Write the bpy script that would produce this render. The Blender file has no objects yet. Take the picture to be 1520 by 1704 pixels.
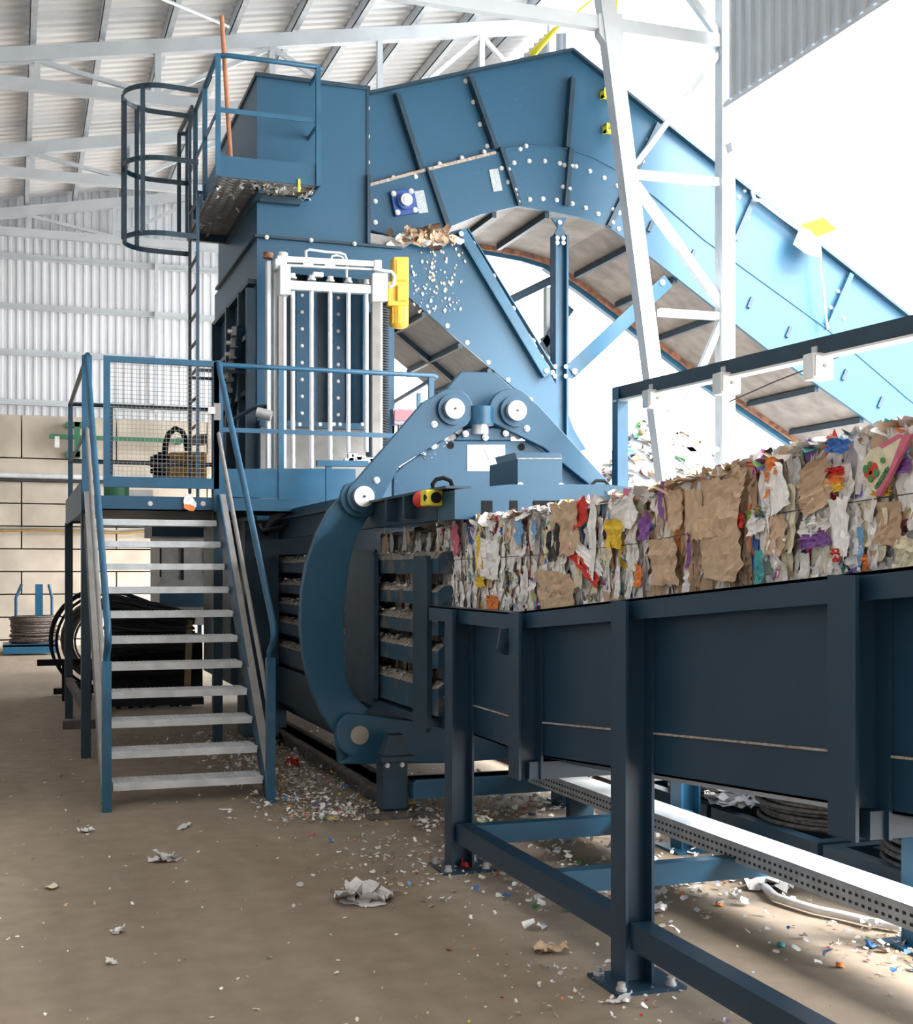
import bpy, bmesh, math, random
from mathutils import Vector, Matrix, noise
random.seed(7)
R = math.radians
C = bpy.context.scene.collection
# ---------------------------------------------------------------- camera
F, YH, CX, EYE, YAW = 2150.0, 950.0, 760.0, 1.6, R(19)
cd = bpy.data.cameras.new('camera'); cam = bpy.data.objects.new('camera', cd); C.objects.link(cam)
cam.location = (0, 0, EYE); cam.rotation_euler = (R(90), 0, -YAW)
cd.sensor_fit = 'HORIZONTAL'; cd.sensor_width = 36; cd.lens = 36 * F / 1520
cd.shift_y = (YH - 852) / 1520; cd.clip_start = 0.05; cd.clip_end = 400
bpy.context.scene.camera = cam
# ---------------------------------------------------------------- world, sun, exposure
w = bpy.data.worlds.new('sky'); bpy.context.scene.world = w; w.use_nodes = True
nt = w.node_tree; nt.nodes.clear()
wo = nt.nodes.new('ShaderNodeOutputWorld'); bg = nt.nodes.new('ShaderNodeBackground')
tc = nt.nodes.new('ShaderNodeTexCoord'); sp = nt.nodes.new('ShaderNodeSeparateXYZ'); cr = nt.nodes.new('ShaderNodeValToRGB')
cr.color_ramp.elements[0].position = 0.0; cr.color_ramp.elements[0].color = (1.0, 0.99, 0.97, 1)
cr.color_ramp.elements[1].position = 0.7; cr.color_ramp.elements[1].color = (0.80, 0.90, 1.0, 1)
nt.links.new(tc.outputs['Generated'], sp.inputs[0]); nt.links.new(sp.outputs['Z'], cr.inputs[0])
nt.links.new(cr.outputs[0], bg.inputs[0]); bg.inputs[1].default_value = 6.0
nt.links.new(bg.outputs[0], wo.inputs[0])
sd = bpy.data.lights.new('sun', 'SUN'); sun = bpy.data.objects.new('sun', sd); C.objects.link(sun)
sd.energy = 14.0; sd.angle = R(35); sd.color = (1, 0.96, 0.9)
sun.rotation_euler = Vector((0.55, -0.62, 0.80)).to_track_quat('Z', 'Y').to_euler()
vs = bpy.context.scene.view_settings
vs.view_transform = 'Standard'; vs.look = 'None'; vs.gamma = 1; vs.exposure = 0.60; vs.use_curve_mapping = False
try:
    bpy.context.scene.cycles.max_bounces = 10; bpy.context.scene.cycles.diffuse_bounces = 6
    bpy.context.scene.cycles.use_denoising = True
    bpy.context.scene.cycles.sample_clamp_indirect = 6
except Exception: pass

# ---------------------------------------------------------------- sight lines: a point of the photograph on a known plane of the hall
SN, CS = math.sin(YAW), math.cos(YAW)
def ray(px, py):
    a = (px - CX) / F
    return Vector((SN + a * CS, CS - a * SN, (YH - py) / F))
EYEV = Vector((0, 0, EYE))
def PX(px, py, X): r = ray(px, py); return EYEV + r * (X / r.x)
def PY(px, py, Y): r = ray(px, py); return EYEV + r * (Y / r.y)
def PZ(px, py, Z=0.0): r = ray(px, py); return EYEV + r * ((Z - EYE) / r.z)

# ---------------------------------------------------------------- materials
def mat(name, col, rough=0.5, metal=0.0, var=0.0, scale=8.0, bump=0.0, col2=None, spec=0.5, detail=4):
    m = bpy.data.materials.new(name); m.use_nodes = True
    n = m.node_tree; b = n.nodes['Principled BSDF']
    b.inputs['Base Color'].default_value = (*col, 1); b.inputs['Roughness'].default_value = rough
    b.inputs['Metallic'].default_value = metal; b.inputs['Specular IOR Level'].default_value = spec
    if var or bump or col2:
        t = n.nodes.new('ShaderNodeTexCoord'); z = n.nodes.new('ShaderNodeTexNoise')
        z.inputs['Scale'].default_value = scale; z.inputs['Detail'].default_value = detail
        n.links.new(t.outputs['Object'], z.inputs['Vector'])
        r = n.nodes.new('ShaderNodeValToRGB')
        c2 = col2 if col2 else tuple(max(0, c * (1 - var)) for c in col)
        c1 = col if col2 else tuple(min(1, c * (1 + var)) for c in col)
        r.color_ramp.elements[0].position = 0.35; r.color_ramp.elements[0].color = (*c2, 1)
        r.color_ramp.elements[1].position = 0.65; r.color_ramp.elements[1].color = (*c1, 1)
        n.links.new(z.outputs['Fac'], r.inputs[0]); n.links.new(r.outputs[0], b.inputs['Base Color'])
        if bump:
            bp = n.nodes.new('ShaderNodeBump'); bp.inputs['Strength'].default_value = bump; bp.inputs['Distance'].default_value = 0.02
            n.links.new(z.outputs['Fac'], bp.inputs['Height']); n.links.new(bp.outputs[0], b.inputs['Normal'])
    return m
def speck(name, col, spot, thr=0.62, scale=60, rough=0.5):
    """paint with small light chips of stuck dust"""
    m = mat(name, col, rough); n = m.node_tree; b = n.nodes['Principled BSDF']
    t = n.nodes.new('ShaderNodeTexCoord'); z = n.nodes.new('ShaderNodeTexNoise'); z.inputs['Scale'].default_value = scale; z.inputs['Detail'].default_value = 6
    z2 = n.nodes.new('ShaderNodeTexNoise'); z2.inputs['Scale'].default_value = 1.2
    n.links.new(t.outputs['Object'], z.inputs['Vector']); n.links.new(t.outputs['Object'], z2.inputs['Vector'])
    ml = n.nodes.new('ShaderNodeMath'); ml.operation = 'MULTIPLY_ADD'; ml.inputs[1].default_value = 0.35; n.links.new(z2.outputs['Fac'], ml.inputs[0]); n.links.new(z.outputs['Fac'], ml.inputs[2])
    r = n.nodes.new('ShaderNodeValToRGB')
    r.color_ramp.elements[0].position = thr + 0.16; r.color_ramp.elements[0].color = (*col, 1)
    r.color_ramp.elements[1].position = thr + 0.24; r.color_ramp.elements[1].color = (*spot, 1)
    n.links.new(ml.outputs[0], r.inputs[0]); n.links.new(r.outputs[0], b.inputs['Base Color'])
    return m
BLUE = (0.015, 0.084, 0.158)
M = {}
M['blue'] = speck('blue_paint', BLUE, (0.05, 0.13, 0.20), thr=0.70, scale=45, rough=0.42)
M['rail'] = mat('blue_rail_paint', (0.018, 0.100, 0.185), 0.36, var=0.12, scale=5)
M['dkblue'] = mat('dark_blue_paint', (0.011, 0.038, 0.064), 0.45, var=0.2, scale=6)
M['trough'] = mat('trough_blue_paint', (0.0125, 0.043, 0.082), 0.38, var=0.10, scale=2.0)
M['dustblue'] = mat('dusty_blue_paint', (0.23, 0.19, 0.15), 0.8, scale=22, col2=(0.03, 0.08, 0.12), bump=0.3, detail=8)
M['bardust'] = mat('grey_brown_dust', (0.36, 0.33, 0.29), 0.95, col2=(0.10,0.085,0.07), scale=26, bump=0.8, detail=10)
M['barblue'] = mat('streaked_bar_paint', (0.014, 0.055, 0.10), 0.5, scale=9, col2=(0.12, 0.105, 0.085), detail=9); M['barblue'].node_tree.nodes['Color Ramp'].color_ramp.elements[0].position = .34; M['barblue'].node_tree.nodes['Color Ramp'].color_ramp.elements[1].position = .50
M['pan'] = mat('worn_grey_belt_pan', (0.20, 0.185, 0.175), 0.6, var=0.25, scale=4, detail=6)
M['galv'] = mat('galvanised_steel', (0.72, 0.75, 0.77), 0.38, 0.25, var=0.12, scale=9)
M['truss'] = mat('grey_painted_steel', (0.56, 0.60, 0.63), 0.5, 0.0, var=0.06, scale=3)
M['roof'] = mat('roof_sheet', (0.74, 0.74, 0.74), 0.55, var=0.05, scale=1.0)
M['purlin'] = mat('purlin_steel', (0.56, 0.60, 0.64), 0.5, 0.2, var=0.08)
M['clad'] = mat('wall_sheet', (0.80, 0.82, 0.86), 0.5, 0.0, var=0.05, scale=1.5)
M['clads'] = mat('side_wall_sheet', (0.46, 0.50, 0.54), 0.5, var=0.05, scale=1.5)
M['block'] = mat('cream_concrete_block', (0.62, 0.55, 0.46), 0.9, scale=1.6, col2=(0.46, 0.40, 0.33), bump=0.15, detail=9)
M['mortar'] = mat('block_joint', (0.20, 0.16, 0.12), 0.95)
M['steel'] = mat('bright_steel', (0.62, 0.62, 0.61), 0.35, 0.5)
M['white'] = mat('white_painted_steel', (0.62, 0.66, 0.68), 0.35, 0.15, var=0.05)
M['chrome'] = mat('polished_rod', (0.72, 0.75, 0.78), 0.25, 0.5)
M['yellow'] = mat('yellow_motor_paint', (0.80, 0.48, 0.05), 0.45, var=0.08)
M['yel2'] = mat('signal_yellow', (0.85, 0.72, 0.03), 0.45)
M['ochre'] = mat('ochre_tank_paint', (0.42, 0.24, 0.04), 0.5, var=0.15)
M['platey'] = mat('hazard_yellow_plate', (0.80, 0.58, 0.02), 0.8, spec=0.1)
M['red'] = mat('red_plastic', (0.65, 0.03, 0.02), 0.35)
M['black'] = mat('black_rubber', (0.012, 0.012, 0.014), 0.8, spec=0.2)
M['dark'] = mat('dark_steel', (0.045, 0.047, 0.05), 0.55, 0.2, var=0.2)
M['wirec'] = mat('rusty_wire', (0.17, 0.135, 0.11), 0.55, 0.3, col2=(0.06, 0.05, 0.045), scale=30)
M['rust'] = mat('rusty_edge', (0.30, 0.13, 0.07), 0.8, col2=(0.10, 0.05, 0.04), scale=14)
M['cab'] = mat('grey_cabinet', (0.27, 0.26, 0.25), 0.6, var=0.12)
M['green'] = mat('green_paint', (0.03, 0.16, 0.08), 0.5)
M['wood'] = mat('reddish_wood', (0.42, 0.17, 0.08), 0.6, var=0.15, scale=20)
M['plate'] = mat('label_plate', (0.40, 0.45, 0.47), 0.4, 0.3, var=0.2, scale=60)
M['signw'] = mat('white_sign_face', (0.9, 0.9, 0.9), 0.35)
M['signg'] = mat('grey_sign_print', (0.40,0.42,0.46), 0.5)
M['scrn'] = mat('control_panel', (0.25, 0.22, 0.26), 0.4, var=0.2, scale=30)
M['film'] = mat('pale_plastic_film', (0.72, 0.70, 0.70), 0.3, var=0.08)
M['dust'] = mat('paper_dust', (0.50, 0.44, 0.38), 0.95, col2=(0.26, 0.21, 0.17), scale=30, bump=0.4)
M['skid'] = mat('dusty_skid', (0.15, 0.12, 0.10), 0.8, col2=(0.05, 0.05, 0.055), scale=10)
# floor
def floor_mat():
    m = mat('dusty_concrete', (0.32, 0.255, 0.20), 0.85); n = m.node_tree; b = n.nodes['Principled BSDF']
    t = n.nodes.new('ShaderNodeTexCoord')
    def nz(s, d, mp=None):
        z = n.nodes.new('ShaderNodeTexNoise'); z.inputs['Scale'].default_value = s; z.inputs['Detail'].default_value = d
        if mp:
            k = n.nodes.new('ShaderNodeMapping'); k.inputs['Scale'].default_value = mp
            n.links.new(t.outputs['Object'], k.inputs[0]); n.links.new(k.outputs[0], z.inputs['Vector'])
        else: n.links.new(t.outputs['Object'], z.inputs['Vector'])
        return z
    a = nz(0.55, 6); c = nz(7, 9); s = nz(1.6, 5, (2.5, 0.35, 1)); g = nz(140, 2)
    r = n.nodes.new('ShaderNodeValToRGB'); r.color_ramp.elements[0].position = 0.33; r.color_ramp.elements[0].color = (0.250, 0.192, 0.140, 1)
    r.color_ramp.elements[1].position = 0.7; r.color_ramp.elements[1].color = (0.345, 0.280, 0.215, 1)
    mx = n.nodes.new('ShaderNodeMath'); mx.operation = 'ADD'; h = n.nodes.new('ShaderNodeMath'); h.operation = 'MULTIPLY'; h.inputs[1].default_value = 0.5
    n.links.new(a.outputs['Fac'], mx.inputs[0]); n.links.new(s.outputs['Fac'], mx.inputs[1]); n.links.new(mx.outputs[0], h.inputs[0]); n.links.new(h.outputs[0], r.inputs[0])
    r2 = n.nodes.new('ShaderNodeValToRGB'); r2.color_ramp.elements[0].position = 0.3; r2.color_ramp.elements[0].color = (0.86, 0.85, 0.84, 1); r2.color_ramp.elements[1].position = 0.75; r2.color_ramp.elements[1].color = (1.1, 1.1, 1.1, 1)
    n.links.new(c.outputs['Fac'], r2.inputs[0])
    m1 = n.nodes.new('ShaderNodeMix'); m1.data_type = 'RGBA'; m1.blend_type = 'MULTIPLY'; m1.inputs[0].default_value = 1
    n.links.new(r.outputs[0], m1.inputs[6]); n.links.new(r2.outputs[0], m1.inputs[7])
    r3 = n.nodes.new('ShaderNodeValToRGB'); r3.color_ramp.elements[0].position = 0.70; r3.color_ramp.elements[0].color = (0, 0, 0, 1); r3.color_ramp.elements[1].position = 0.76; r3.color_ramp.elements[1].color = (1, 1, 1, 1)
    n.links.new(g.outputs['Fac'], r3.inputs[0])
    m2 = n.nodes.new('ShaderNodeMix'); m2.data_type = 'RGBA'; m2.inputs[7].default_value = (0.55, 0.52, 0.48, 1)
    n.links.new(r3.outputs[0], m2.inputs[0]); n.links.new(m1.outputs[2], m2.inputs[6]); n.links.new(m2.outputs[2], b.inputs['Base Color'])
    bp = n.nodes.new('ShaderNodeBump'); bp.inputs['Strength'].default_value = 0.25; bp.inputs['Distance'].default_value = 0.01
    n.links.new(c.outputs['Fac'], bp.inputs['Height']); n.links.new(bp.outputs[0], b.inputs['Normal'])
    return m
M['floor'] = floor_mat()
M['ground'] = mat('bright_yard', (0.62, 0.60, 0.57), 0.9, var=0.1, scale=0.6)

# ---------------------------------------------------------------- mesh builder
class MB:
    def __init__(s): s.v = []; s.f = []; s.m = []; s.sm = []
    def add(s, vs, fs, mi=0, smooth=False):
        k = len(s.v); s.v += [tuple(v) for v in vs]
        for f in fs: s.f.append([i + k for i in f]); s.m.append(mi); s.sm.append(smooth)
        return s
    def box(s, a, b, mi=0):
        x0, y0, z0 = [min(p, q) for p, q in zip(a, b)]; x1, y1, z1 = [max(p, q) for p, q in zip(a, b)]
        return s.add([(x0,y0,z0),(x1,y0,z0),(x1,y1,z0),(x0,y1,z0),(x0,y0,z1),(x1,y0,z1),(x1,y1,z1),(x0,y1,z1)],
                     [(0,3,2,1),(4,5,6,7),(0,1,5,4),(1,2,6,5),(2,3,7,6),(3,0,4,7)], mi)
    def beam(s, p0, p1, wd, ht, up=(0,0,1), mi=0):
        """rectangular bar from p0 to p1; wd across, ht along up"""
        p0, p1 = Vector(p0), Vector(p1); d = (p1 - p0).normalized(); u = Vector(up)
        u = (u - d * u.dot(d))
        if u.length < 1e-4: u = Vector((1,0,0)) - d * d.x
        u.normalize(); c = d.cross(u); vs = []
        for p in (p0, p1):
            for i, j in ((-1,-1),(1,-1),(1,1),(-1,1)): vs.append(p + c * (i * wd / 2) + u * (j * ht / 2))
        return s.add(vs, [(0,1,2,3),(7,6,5,4),(0,4,5,1),(1,5,6,2),(2,6,7,3),(3,7,4,0)], mi)
    def ang(s, p0, p1, wd, t, up=(0,0,1), side=1, mi=0):
        """angle section"""
        p0, p1 = Vector(p0), Vector(p1); d = (p1 - p0).normalized(); u = Vector(up); u = (u - d * u.dot(d)).normalized(); c = d.cross(u) * side
        s.beam(p0 + u * wd / 2, p1 + u * wd / 2, t, wd, up, mi); s.beam(p0 + c * wd / 2, p1 + c * wd / 2, wd, t, up, mi); return s
    def ibeam(s, x0, x1, y0, y1, z0, z1, t=0.012, mi=0):
        """upright, flanges facing -X and +X, web across"""
        s.box((x0,y0,z0),(x0+t,y1,z1),mi); s.box((x1-t,y0,z0),(x1,y1,z1),mi); ym=(y0+y1)/2
        return s.box((x0+t,ym-t*.4,z0),(x1-t,ym+t*.4,z1),mi)
    def prism(s, pts, ext, mi=0):
        pts = [Vector(p) for p in pts]; e = Vector(ext); n = len(pts)
        nm = Vector((0,0,0))
        for i in range(n): nm += pts[i].cross(pts[(i+1) % n])
        if nm.dot(e) > 0: pts.reverse()
        vs = pts + [p + e for p in pts]
        fs = [list(range(n)), list(range(2*n-1, n-1, -1))] + [(i, i+n, (i+1)%n+n, (i+1)%n) for i in range(n)]
        return s.add(vs, fs, mi)
    def cyl(s, p0, p1, r, n=16, mi=0, r1=None, cap=True):
        p0, p1 = Vector(p0), Vector(p1); d = (p1 - p0).normalized(); a = d.orthogonal().normalized(); b = d.cross(a); r1 = r if r1 is None else r1
        vs = [p + (a * math.cos(2*math.pi*i/n) + b * math.sin(2*math.pi*i/n)) * rr for p, rr in ((p0, r), (p1, r1)) for i in range(n)]
        s.add(vs, [(i, (i+1)%n, (i+1)%n+n, i+n) for i in range(n)], mi, True)
        if cap: s.add(vs, [list(range(n-1,-1,-1)), list(range(n, 2*n))], mi)
        return s
    def tube(s, pts, r, n=8, mi=0, closed=False):
        pts = [Vector(p) for p in pts]; m = len(pts); rings = []
        pr = None
        for i, p in enumerate(pts):
            d = (pts[(i+1) % m] - pts[i-1]) if closed or 0 < i < m-1 else (pts[1]-pts[0] if i == 0 else pts[-1]-pts[-2])
            d.normalize()
            a = d.orthogonal().normalized() if pr is None else (pr - d * pr.dot(d)).normalized(); pr = a; b = d.cross(a)
            rings.append([p + (a*math.cos(2*math.pi*k/n) + b*math.sin(2*math.pi*k/n)) * r for k in range(n)])
        vs = [q for g in rings for q in g]; fs = []
        for i in range(m if closed else m-1):
            j = (i+1) % m
            fs += [(i*n+k, i*n+(k+1)%n, j*n+(k+1)%n, j*n+k) for k in range(n)]
        s.add(vs, fs, mi, True)
        if not closed: s.add(vs, [list(range(n-1,-1,-1)), list(range((m-1)*n, m*n))], mi)
        return s
    def ribbon(s, pts, wd, t, up=(0,0,1), mi=0):
        for a, b in zip(pts, pts[1:]): s.beam(a, b, t, wd, up, mi)
        return s
    def sphere(s, c, r, n=12, mi=0, sq=(1,1,1)):
        vs = []; fs = []; h = n//2
        for i in range(h+1):
            for j in range(n):
                th = math.pi*i/h; ph = 2*math.pi*j/n
                vs.append((c[0]+r*sq[0]*math.sin(th)*math.cos(ph), c[1]+r*sq[1]*math.sin(th)*math.sin(ph), c[2]+r*sq[2]*math.cos(th)))
        for i in range(h):
            for j in range(n): fs.append((i*n+j, (i+1)*n+j, (i+1)*n+(j+1)%n, i*n+(j+1)%n))
        return s.add(vs, fs, mi, True)
    def build(s, name, mats, parent=None, bevel=0.0, label=None, kind=None):
        me = bpy.data.meshes.new(name); me.from_pydata(s.v, [], s.f)
        for m_ in (mats if isinstance(mats, (list, tuple)) else [mats]): me.materials.append(M[m_] if isinstance(m_, str) else m_)
        for p, a, b in zip(me.polygons, s.m, s.sm): p.material_index = a; p.use_smooth = b
        me.update(); o = bpy.data.objects.new(name, me); C.objects.link(o)
        if parent is not None: adopt(o, parent)
        if bevel:
            bv = o.modifiers.new('bevel', 'BEVEL'); bv.width = bevel; bv.segments = 2; bv.limit_method = 'ANGLE'
        if label: o['label'] = label
        if kind: o['kind'] = kind
        return o
def wpos(o):
    p = Vector((0,0,0))
    while o is not None: p += o.location; o = o.parent if o.matrix_parent_inverse == Matrix() else None
    return p
def adopt(o, parent):
    """keep world coordinates: thing Empties are moved only by translation"""
    o.parent = parent
    base = parent
    while base.parent is not None: base = base.parent
    if parent.type == 'EMPTY': o.matrix_parent_inverse = Matrix.Translation(-parent.location)
def thing(name, label, cat, loc=(0,0,0), group=None, kind=None):
    o = bpy.data.objects.new(name, None); C.objects.link(o); o.location = loc; o.empty_display_size = 0.1
    return tag(o, label, cat, group, kind)
def tag(o, label, cat, group=None, kind=None):
    if label: o['label'] = label
    if cat: o['category'] = cat
    if group: o['group'] = group
    if kind: o['kind'] = kind
    return o
def struct(o, label=None):
    o['kind'] = 'structure'
    if label: o['label'] = label
    return o
_bm = {}
def bolts(pts, n, parent, r=0.014, h=0.012, name='bolt', m='steel'):
    """hexagonal bolt heads, one object each, sharing one mesh"""
    n = Vector(n).normalized(); key = (r, h, tuple(round(c,3) for c in n), m)
    if key not in _bm:
        b = MB(); b.cyl((0,0,0), n*h*.35, r*1.35, 12); b.cyl(n*h*.35, n*h, r, 6)
        o = b.build(name, m, None); _bm[key] = o.data; bpy.data.objects.remove(o)
    for p in pts:
        o = bpy.data.objects.new(name, _bm[key]); C.objects.link(o); o.location = Vector(p)
        adopt(o, parent)
def along(a, b, n):
    a, b = Vector(a), Vector(b); return [a.lerp(b, i/(n-1)) for i in range(n)]

# ================================================================ SETTING
YW = 23.7; YFR = -12.0; XE = 7.40; XLFT = -2.0
def zroof(X): return 7.84 + 0.188 * (X + 0.14)
def zfl(Y): return 0.0 if Y < 14 else 0.03 * (Y - 14)
b = MB(); ys = [YFR, 14, YW + 0.4]
b.add([(XLFT-1,ys[0],0),(9,ys[0],0),(9,ys[1],0),(XLFT-1,ys[1],0),(9,ys[2],zfl(ys[2])),(XLFT-1,ys[2],zfl(ys[2]))], [(0,1,2,3),(3,2,4,5)])
struct(b.build('floor', 'floor'), 'dusty brown concrete floor of the hall')
b = MB(); b.add([(9,-30,-0.02),(90,-30,-0.02),(90,90,-0.02),(9,90,-0.02)], [(0,1,2,3)])
b.add([(-40,24.4,-0.02),(9,24.4,-0.02),(9,90,-0.02),(-40,90,-0.02)], [(0,1,2,3)])
b.add([(-40,-60,-0.02),(90,-60,-0.02),(90,-30,-0.02),(9,-30,-0.02),(9,-12,-0.02),(-40,-12,-0.02)], [(0,1,2,3,4,5)])
tag(b.build('yard_ground', 'ground'), 'pale sunlit yard outside the open side of the hall', 'ground', kind='structure')
def corrugate(b, origin, along_v, run_v, L, pitch, depth, nv, mi=0):
    """trapezoid sheet: ribs repeat along along_v and run along run_v"""
    o = Vector(origin); a = Vector(along_v).normalized(); r = Vector(run_v); nv = Vector(nv).normalized() * depth
    n = int(L / pitch); prof = []
    for i in range(n):
        for t, h in ((0, 0), (0.5, 0), (0.62, 1), (0.88, 1)): prof.append((i*pitch + t*pitch, h))
    prof.append((n*pitch, 0)); vs = []
    for t, h in prof: p = o + a*t + nv*h; vs += [p, p + r]
    b.add(vs, [(2*i, 2*i+2, 2*i+3, 2*i+1) for i in range(len(prof)-1)], mi)
# roof sheet over the hall, ribs running up the slope; unseen part over the camera added to cut light
b = MB(); x0, x1 = XLFT-0.2, XE+0.1
corrugate(b, (x0, YFR, zroof(x0)+0.2), (0,1,0), (x1-x0, 0, zroof(x1)-zroof(x0)), YW+.6-YFR, 0.19, 0.045, (0,0,1))
struct(b.build('ceiling', 'roof'), 'corrugated pale roof sheeting seen from below')
# back wall: sheeting above cream concrete blocks
b = MB()
b.box((-6,YW+0.30,0.2),(XE+0.1,YW+0.34,4.3),1)
zt = PX(0,690,-.2).z if False else PY(0,688,YW).z
rows = [(zt-0.76, zt)]
z = zt - 0.76
while z > 0.3: rows.append((max(z-0.395, 0.2), z)); z -= 0.395
xj = PY(36,700,YW).x
for k, (za, zb) in enumerate(rows):
    off = xj + (0 if k in (0, 2, 4, 6, 8) else 0.0) + (0.8 if k in (1, 5, 7) else 0) - 8
    x = off
    while x < XE:
        xa, xb = max(x, -3), min(x+1.6, XE)
        if xb - xa > .1: b.box((xa+.012, YW, za+.012), (xb-.012, YW+.32, zb-.012), 0)
        x += 1.6
struct(b.build('wall_back', ['block','mortar']), 'cream concrete block wall, lower part of the far end')
b = MB(); 
corrugate(b, (-3.5, YW+0.10, zt-0.06), (1,0,0), (0,0,5.5), XE+3.5, 0.140, 0.03, (0,-1,0))
struct(b.build('wall_back_upper', 'clad'), 'silver corrugated sheeting above the block wall')
# wall girts, each a rail
for y in (430, 513, 590, 673):
    p = PY(0, y, YW); g = MB(); g.ang((-3.2,YW-.02,p.z), (XE,YW-.02,p.z), 0.10, 0.012, side=1)
    g.box((-3.2,YW-.06,p.z),(XE,YW-.048,p.z+.1))
    struct(g.build('trim_1', 'truss'), 'horizontal steel rail on the corrugated far wall')
b = MB(); pa = PY(260,690,YW-.08); b.box((pa.x-.03,YW-.14,pa.z),(pa.x+.03,YW-.08,PY(260,395,YW).z)); struct(b.build('trim_3','purlin'),'thin upright rail on the far sheeting')
# side wall: sheeting high over the wide opening
zc = 6.72
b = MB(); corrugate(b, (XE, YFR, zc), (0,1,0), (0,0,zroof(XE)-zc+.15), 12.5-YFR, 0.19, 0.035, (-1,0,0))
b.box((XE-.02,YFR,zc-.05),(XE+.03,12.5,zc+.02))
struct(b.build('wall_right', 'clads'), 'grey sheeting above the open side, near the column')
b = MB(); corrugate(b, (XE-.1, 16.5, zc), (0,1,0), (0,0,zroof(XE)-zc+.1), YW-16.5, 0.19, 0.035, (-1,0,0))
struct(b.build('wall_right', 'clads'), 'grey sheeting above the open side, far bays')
b = MB(); b.box((XE-.09,3.0,8.35),(XE-.03,12.4,8.45)); struct(b.build('trim_2','truss'), 'rail along the inside of the side sheeting')
# unseen left wall at the eave, closed and grey to keep the hall dim
b = MB(); b.box((XLFT-.3, YFR, 0), (XLFT-.2, YW, 7.7)); struct(b.build('wall_left', 'cab'), 'unseen left wall closing the hall against light')

b = MB(); b.prism([(XLFT-.2,YFR,0),(XE,YFR,0),(XE,YFR,9.4),(XLFT-.2,YFR,7.6)],(0,.1,0)); struct(b.build('wall_front_added','cab'),'unseen wall added behind the camera to block light')  # added to block light from the camera side; grey to bounce less
# ---- roof trusses and purlins
TY = [12.5, 16.3, 19.95, 23.45]; ZB = 7.42
for k, Y in enumerate(TY):
    lab = ['nearest galvanised roof truss, ending at the lattice column', 'second grey roof truss, crossing behind the hopper tower',
           'third grey roof truss, lower left of the second', 'farthest grey roof truss, close to the corrugated end wall'][k]
    t = thing('roof_truss', lab, 'roof truss', (XLFT-.2, Y, ZB), 'roof trusses')
    q = MB(); q.beam((XLFT-.3,Y,ZB),(XE,Y,ZB),0.10,0.14); q.build('bottom_chord','truss',t)
    xa, xb = XLFT-.3, XE
    q = MB(); q.beam((xa,Y,zroof(xa)-.12),(xb,Y,zroof(xb)-.12),0.12,0.17); q.build('top_chord','truss',t)
    x = PY(62, 100, 16.3).x; top = True
    i = 0
    while x < XE - .2:
        if zroof(x)-.2 > ZB+.1:
            q = MB(); q.beam((x,Y,ZB),(x,Y,zroof(x)-.15),0.07,0.07,(0,1,0)); q.build('upright','truss',t)
            if i % 2 == 0:
                for s in (-1.42, 1.42):
                    if XLFT < x+s < XE+.1:
                        q = MB(); q.beam((x,Y,zroof(x)-.2),(x+s,Y,ZB+.05),0.055,0.055,(0,1,0)); q.build('diagonal','truss',t)
        x += 1.42; i += 1
px0 = PY(53, 73, 16.3).x
i = -2
while px0 + i*0.80 < XE - .1:
    x = px0 + i*0.80
    if x > XLFT:
        q = MB(); z0 = zroof(x)+.02
        q.box((x-.03,3.2,z0),(x-.02,YW-.1,z0+.17)); q.box((x-.03,3.2,z0),(x+.05,YW-.1,z0+.012)); q.box((x-.03,3.2,z0+.16),(x+.05,YW-.1,z0+.17))
        o = q.build('roof_purlin','purlin'); tag(o, 'grey steel purlin running lengthwise under the corrugated roof', 'purlin', 'roof purlins')
    i += 1
# thin bracing rod
q = MB(); q.cyl(PY(380,44,15.6), PY(265,-4,13.6), 0.02, 8); tag(q.build('bracing_rod','white'), 'thin white bracing rod crossing under the roof at top left', 'rod')

# ---- lattice column at the edge of the opening
YC0 = 12.5
t = thing('lattice_column', 'white galvanised lattice column at the edge of the open side, in front of the conveyor', 'column', (7.4,YC0,0))
up = PY(1207,400,YC0).x
q = MB(); q.box((up-.08,YC0-.08,0),(up+.08,YC0+.08,9.1)); q.build('upright_leg','truss',t)
q = MB(); a = PY(1013,40,YC0); c = PY(1110,800,YC0); c2 = a + (c-a)*1.52
q.beam(a + Vector((-.05,0,.3)), (c2.x,YC0,0), 0.16, 0.17, (1,0,0)); q.prism([PY(988,30,YC0+.06),PY(1028,30,YC0+.06),PY(1030,75,YC0+.06),PY(1008,90,YC0+.06),PY(990,62,YC0+.06)],(0,-.12,0)); q.build('sloping_leg','truss',t)
for (a1,b1,a2,b2,wd) in ((1060,272,1196,90,.055),(1055,290,1200,304,.09),(1058,308,1203,512,.10),(1097,520,1203,527,.08),(1203,528,1122,722,.07),(1125,748,1203,748,.05),(1122,722,1203,800,.06),(1196,60,1130,-30,.08)):
    q = MB(); q.beam(PY(a1,b1,YC0), PY(a2,b2,YC0), 0.07, wd, (0,0,1) if abs(a1-a2) > 90 else (1,0,0)); q.build('lacing_bar','truss',t)
# flood light outside
q = MB(); p = PY(1230,245,12.2); q.beam(p+Vector((-.12,0,-.02)), p+Vector((.12,0,.05)), .12, .10); q.beam(p+Vector((-.1,.02,-.02)),Vector((up+.05,YC0-.05,p.z)),.04,.04)
tag(q.build('flood_light','truss'), 'small grey flood light fixed beside the lattice column', 'light')
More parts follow.
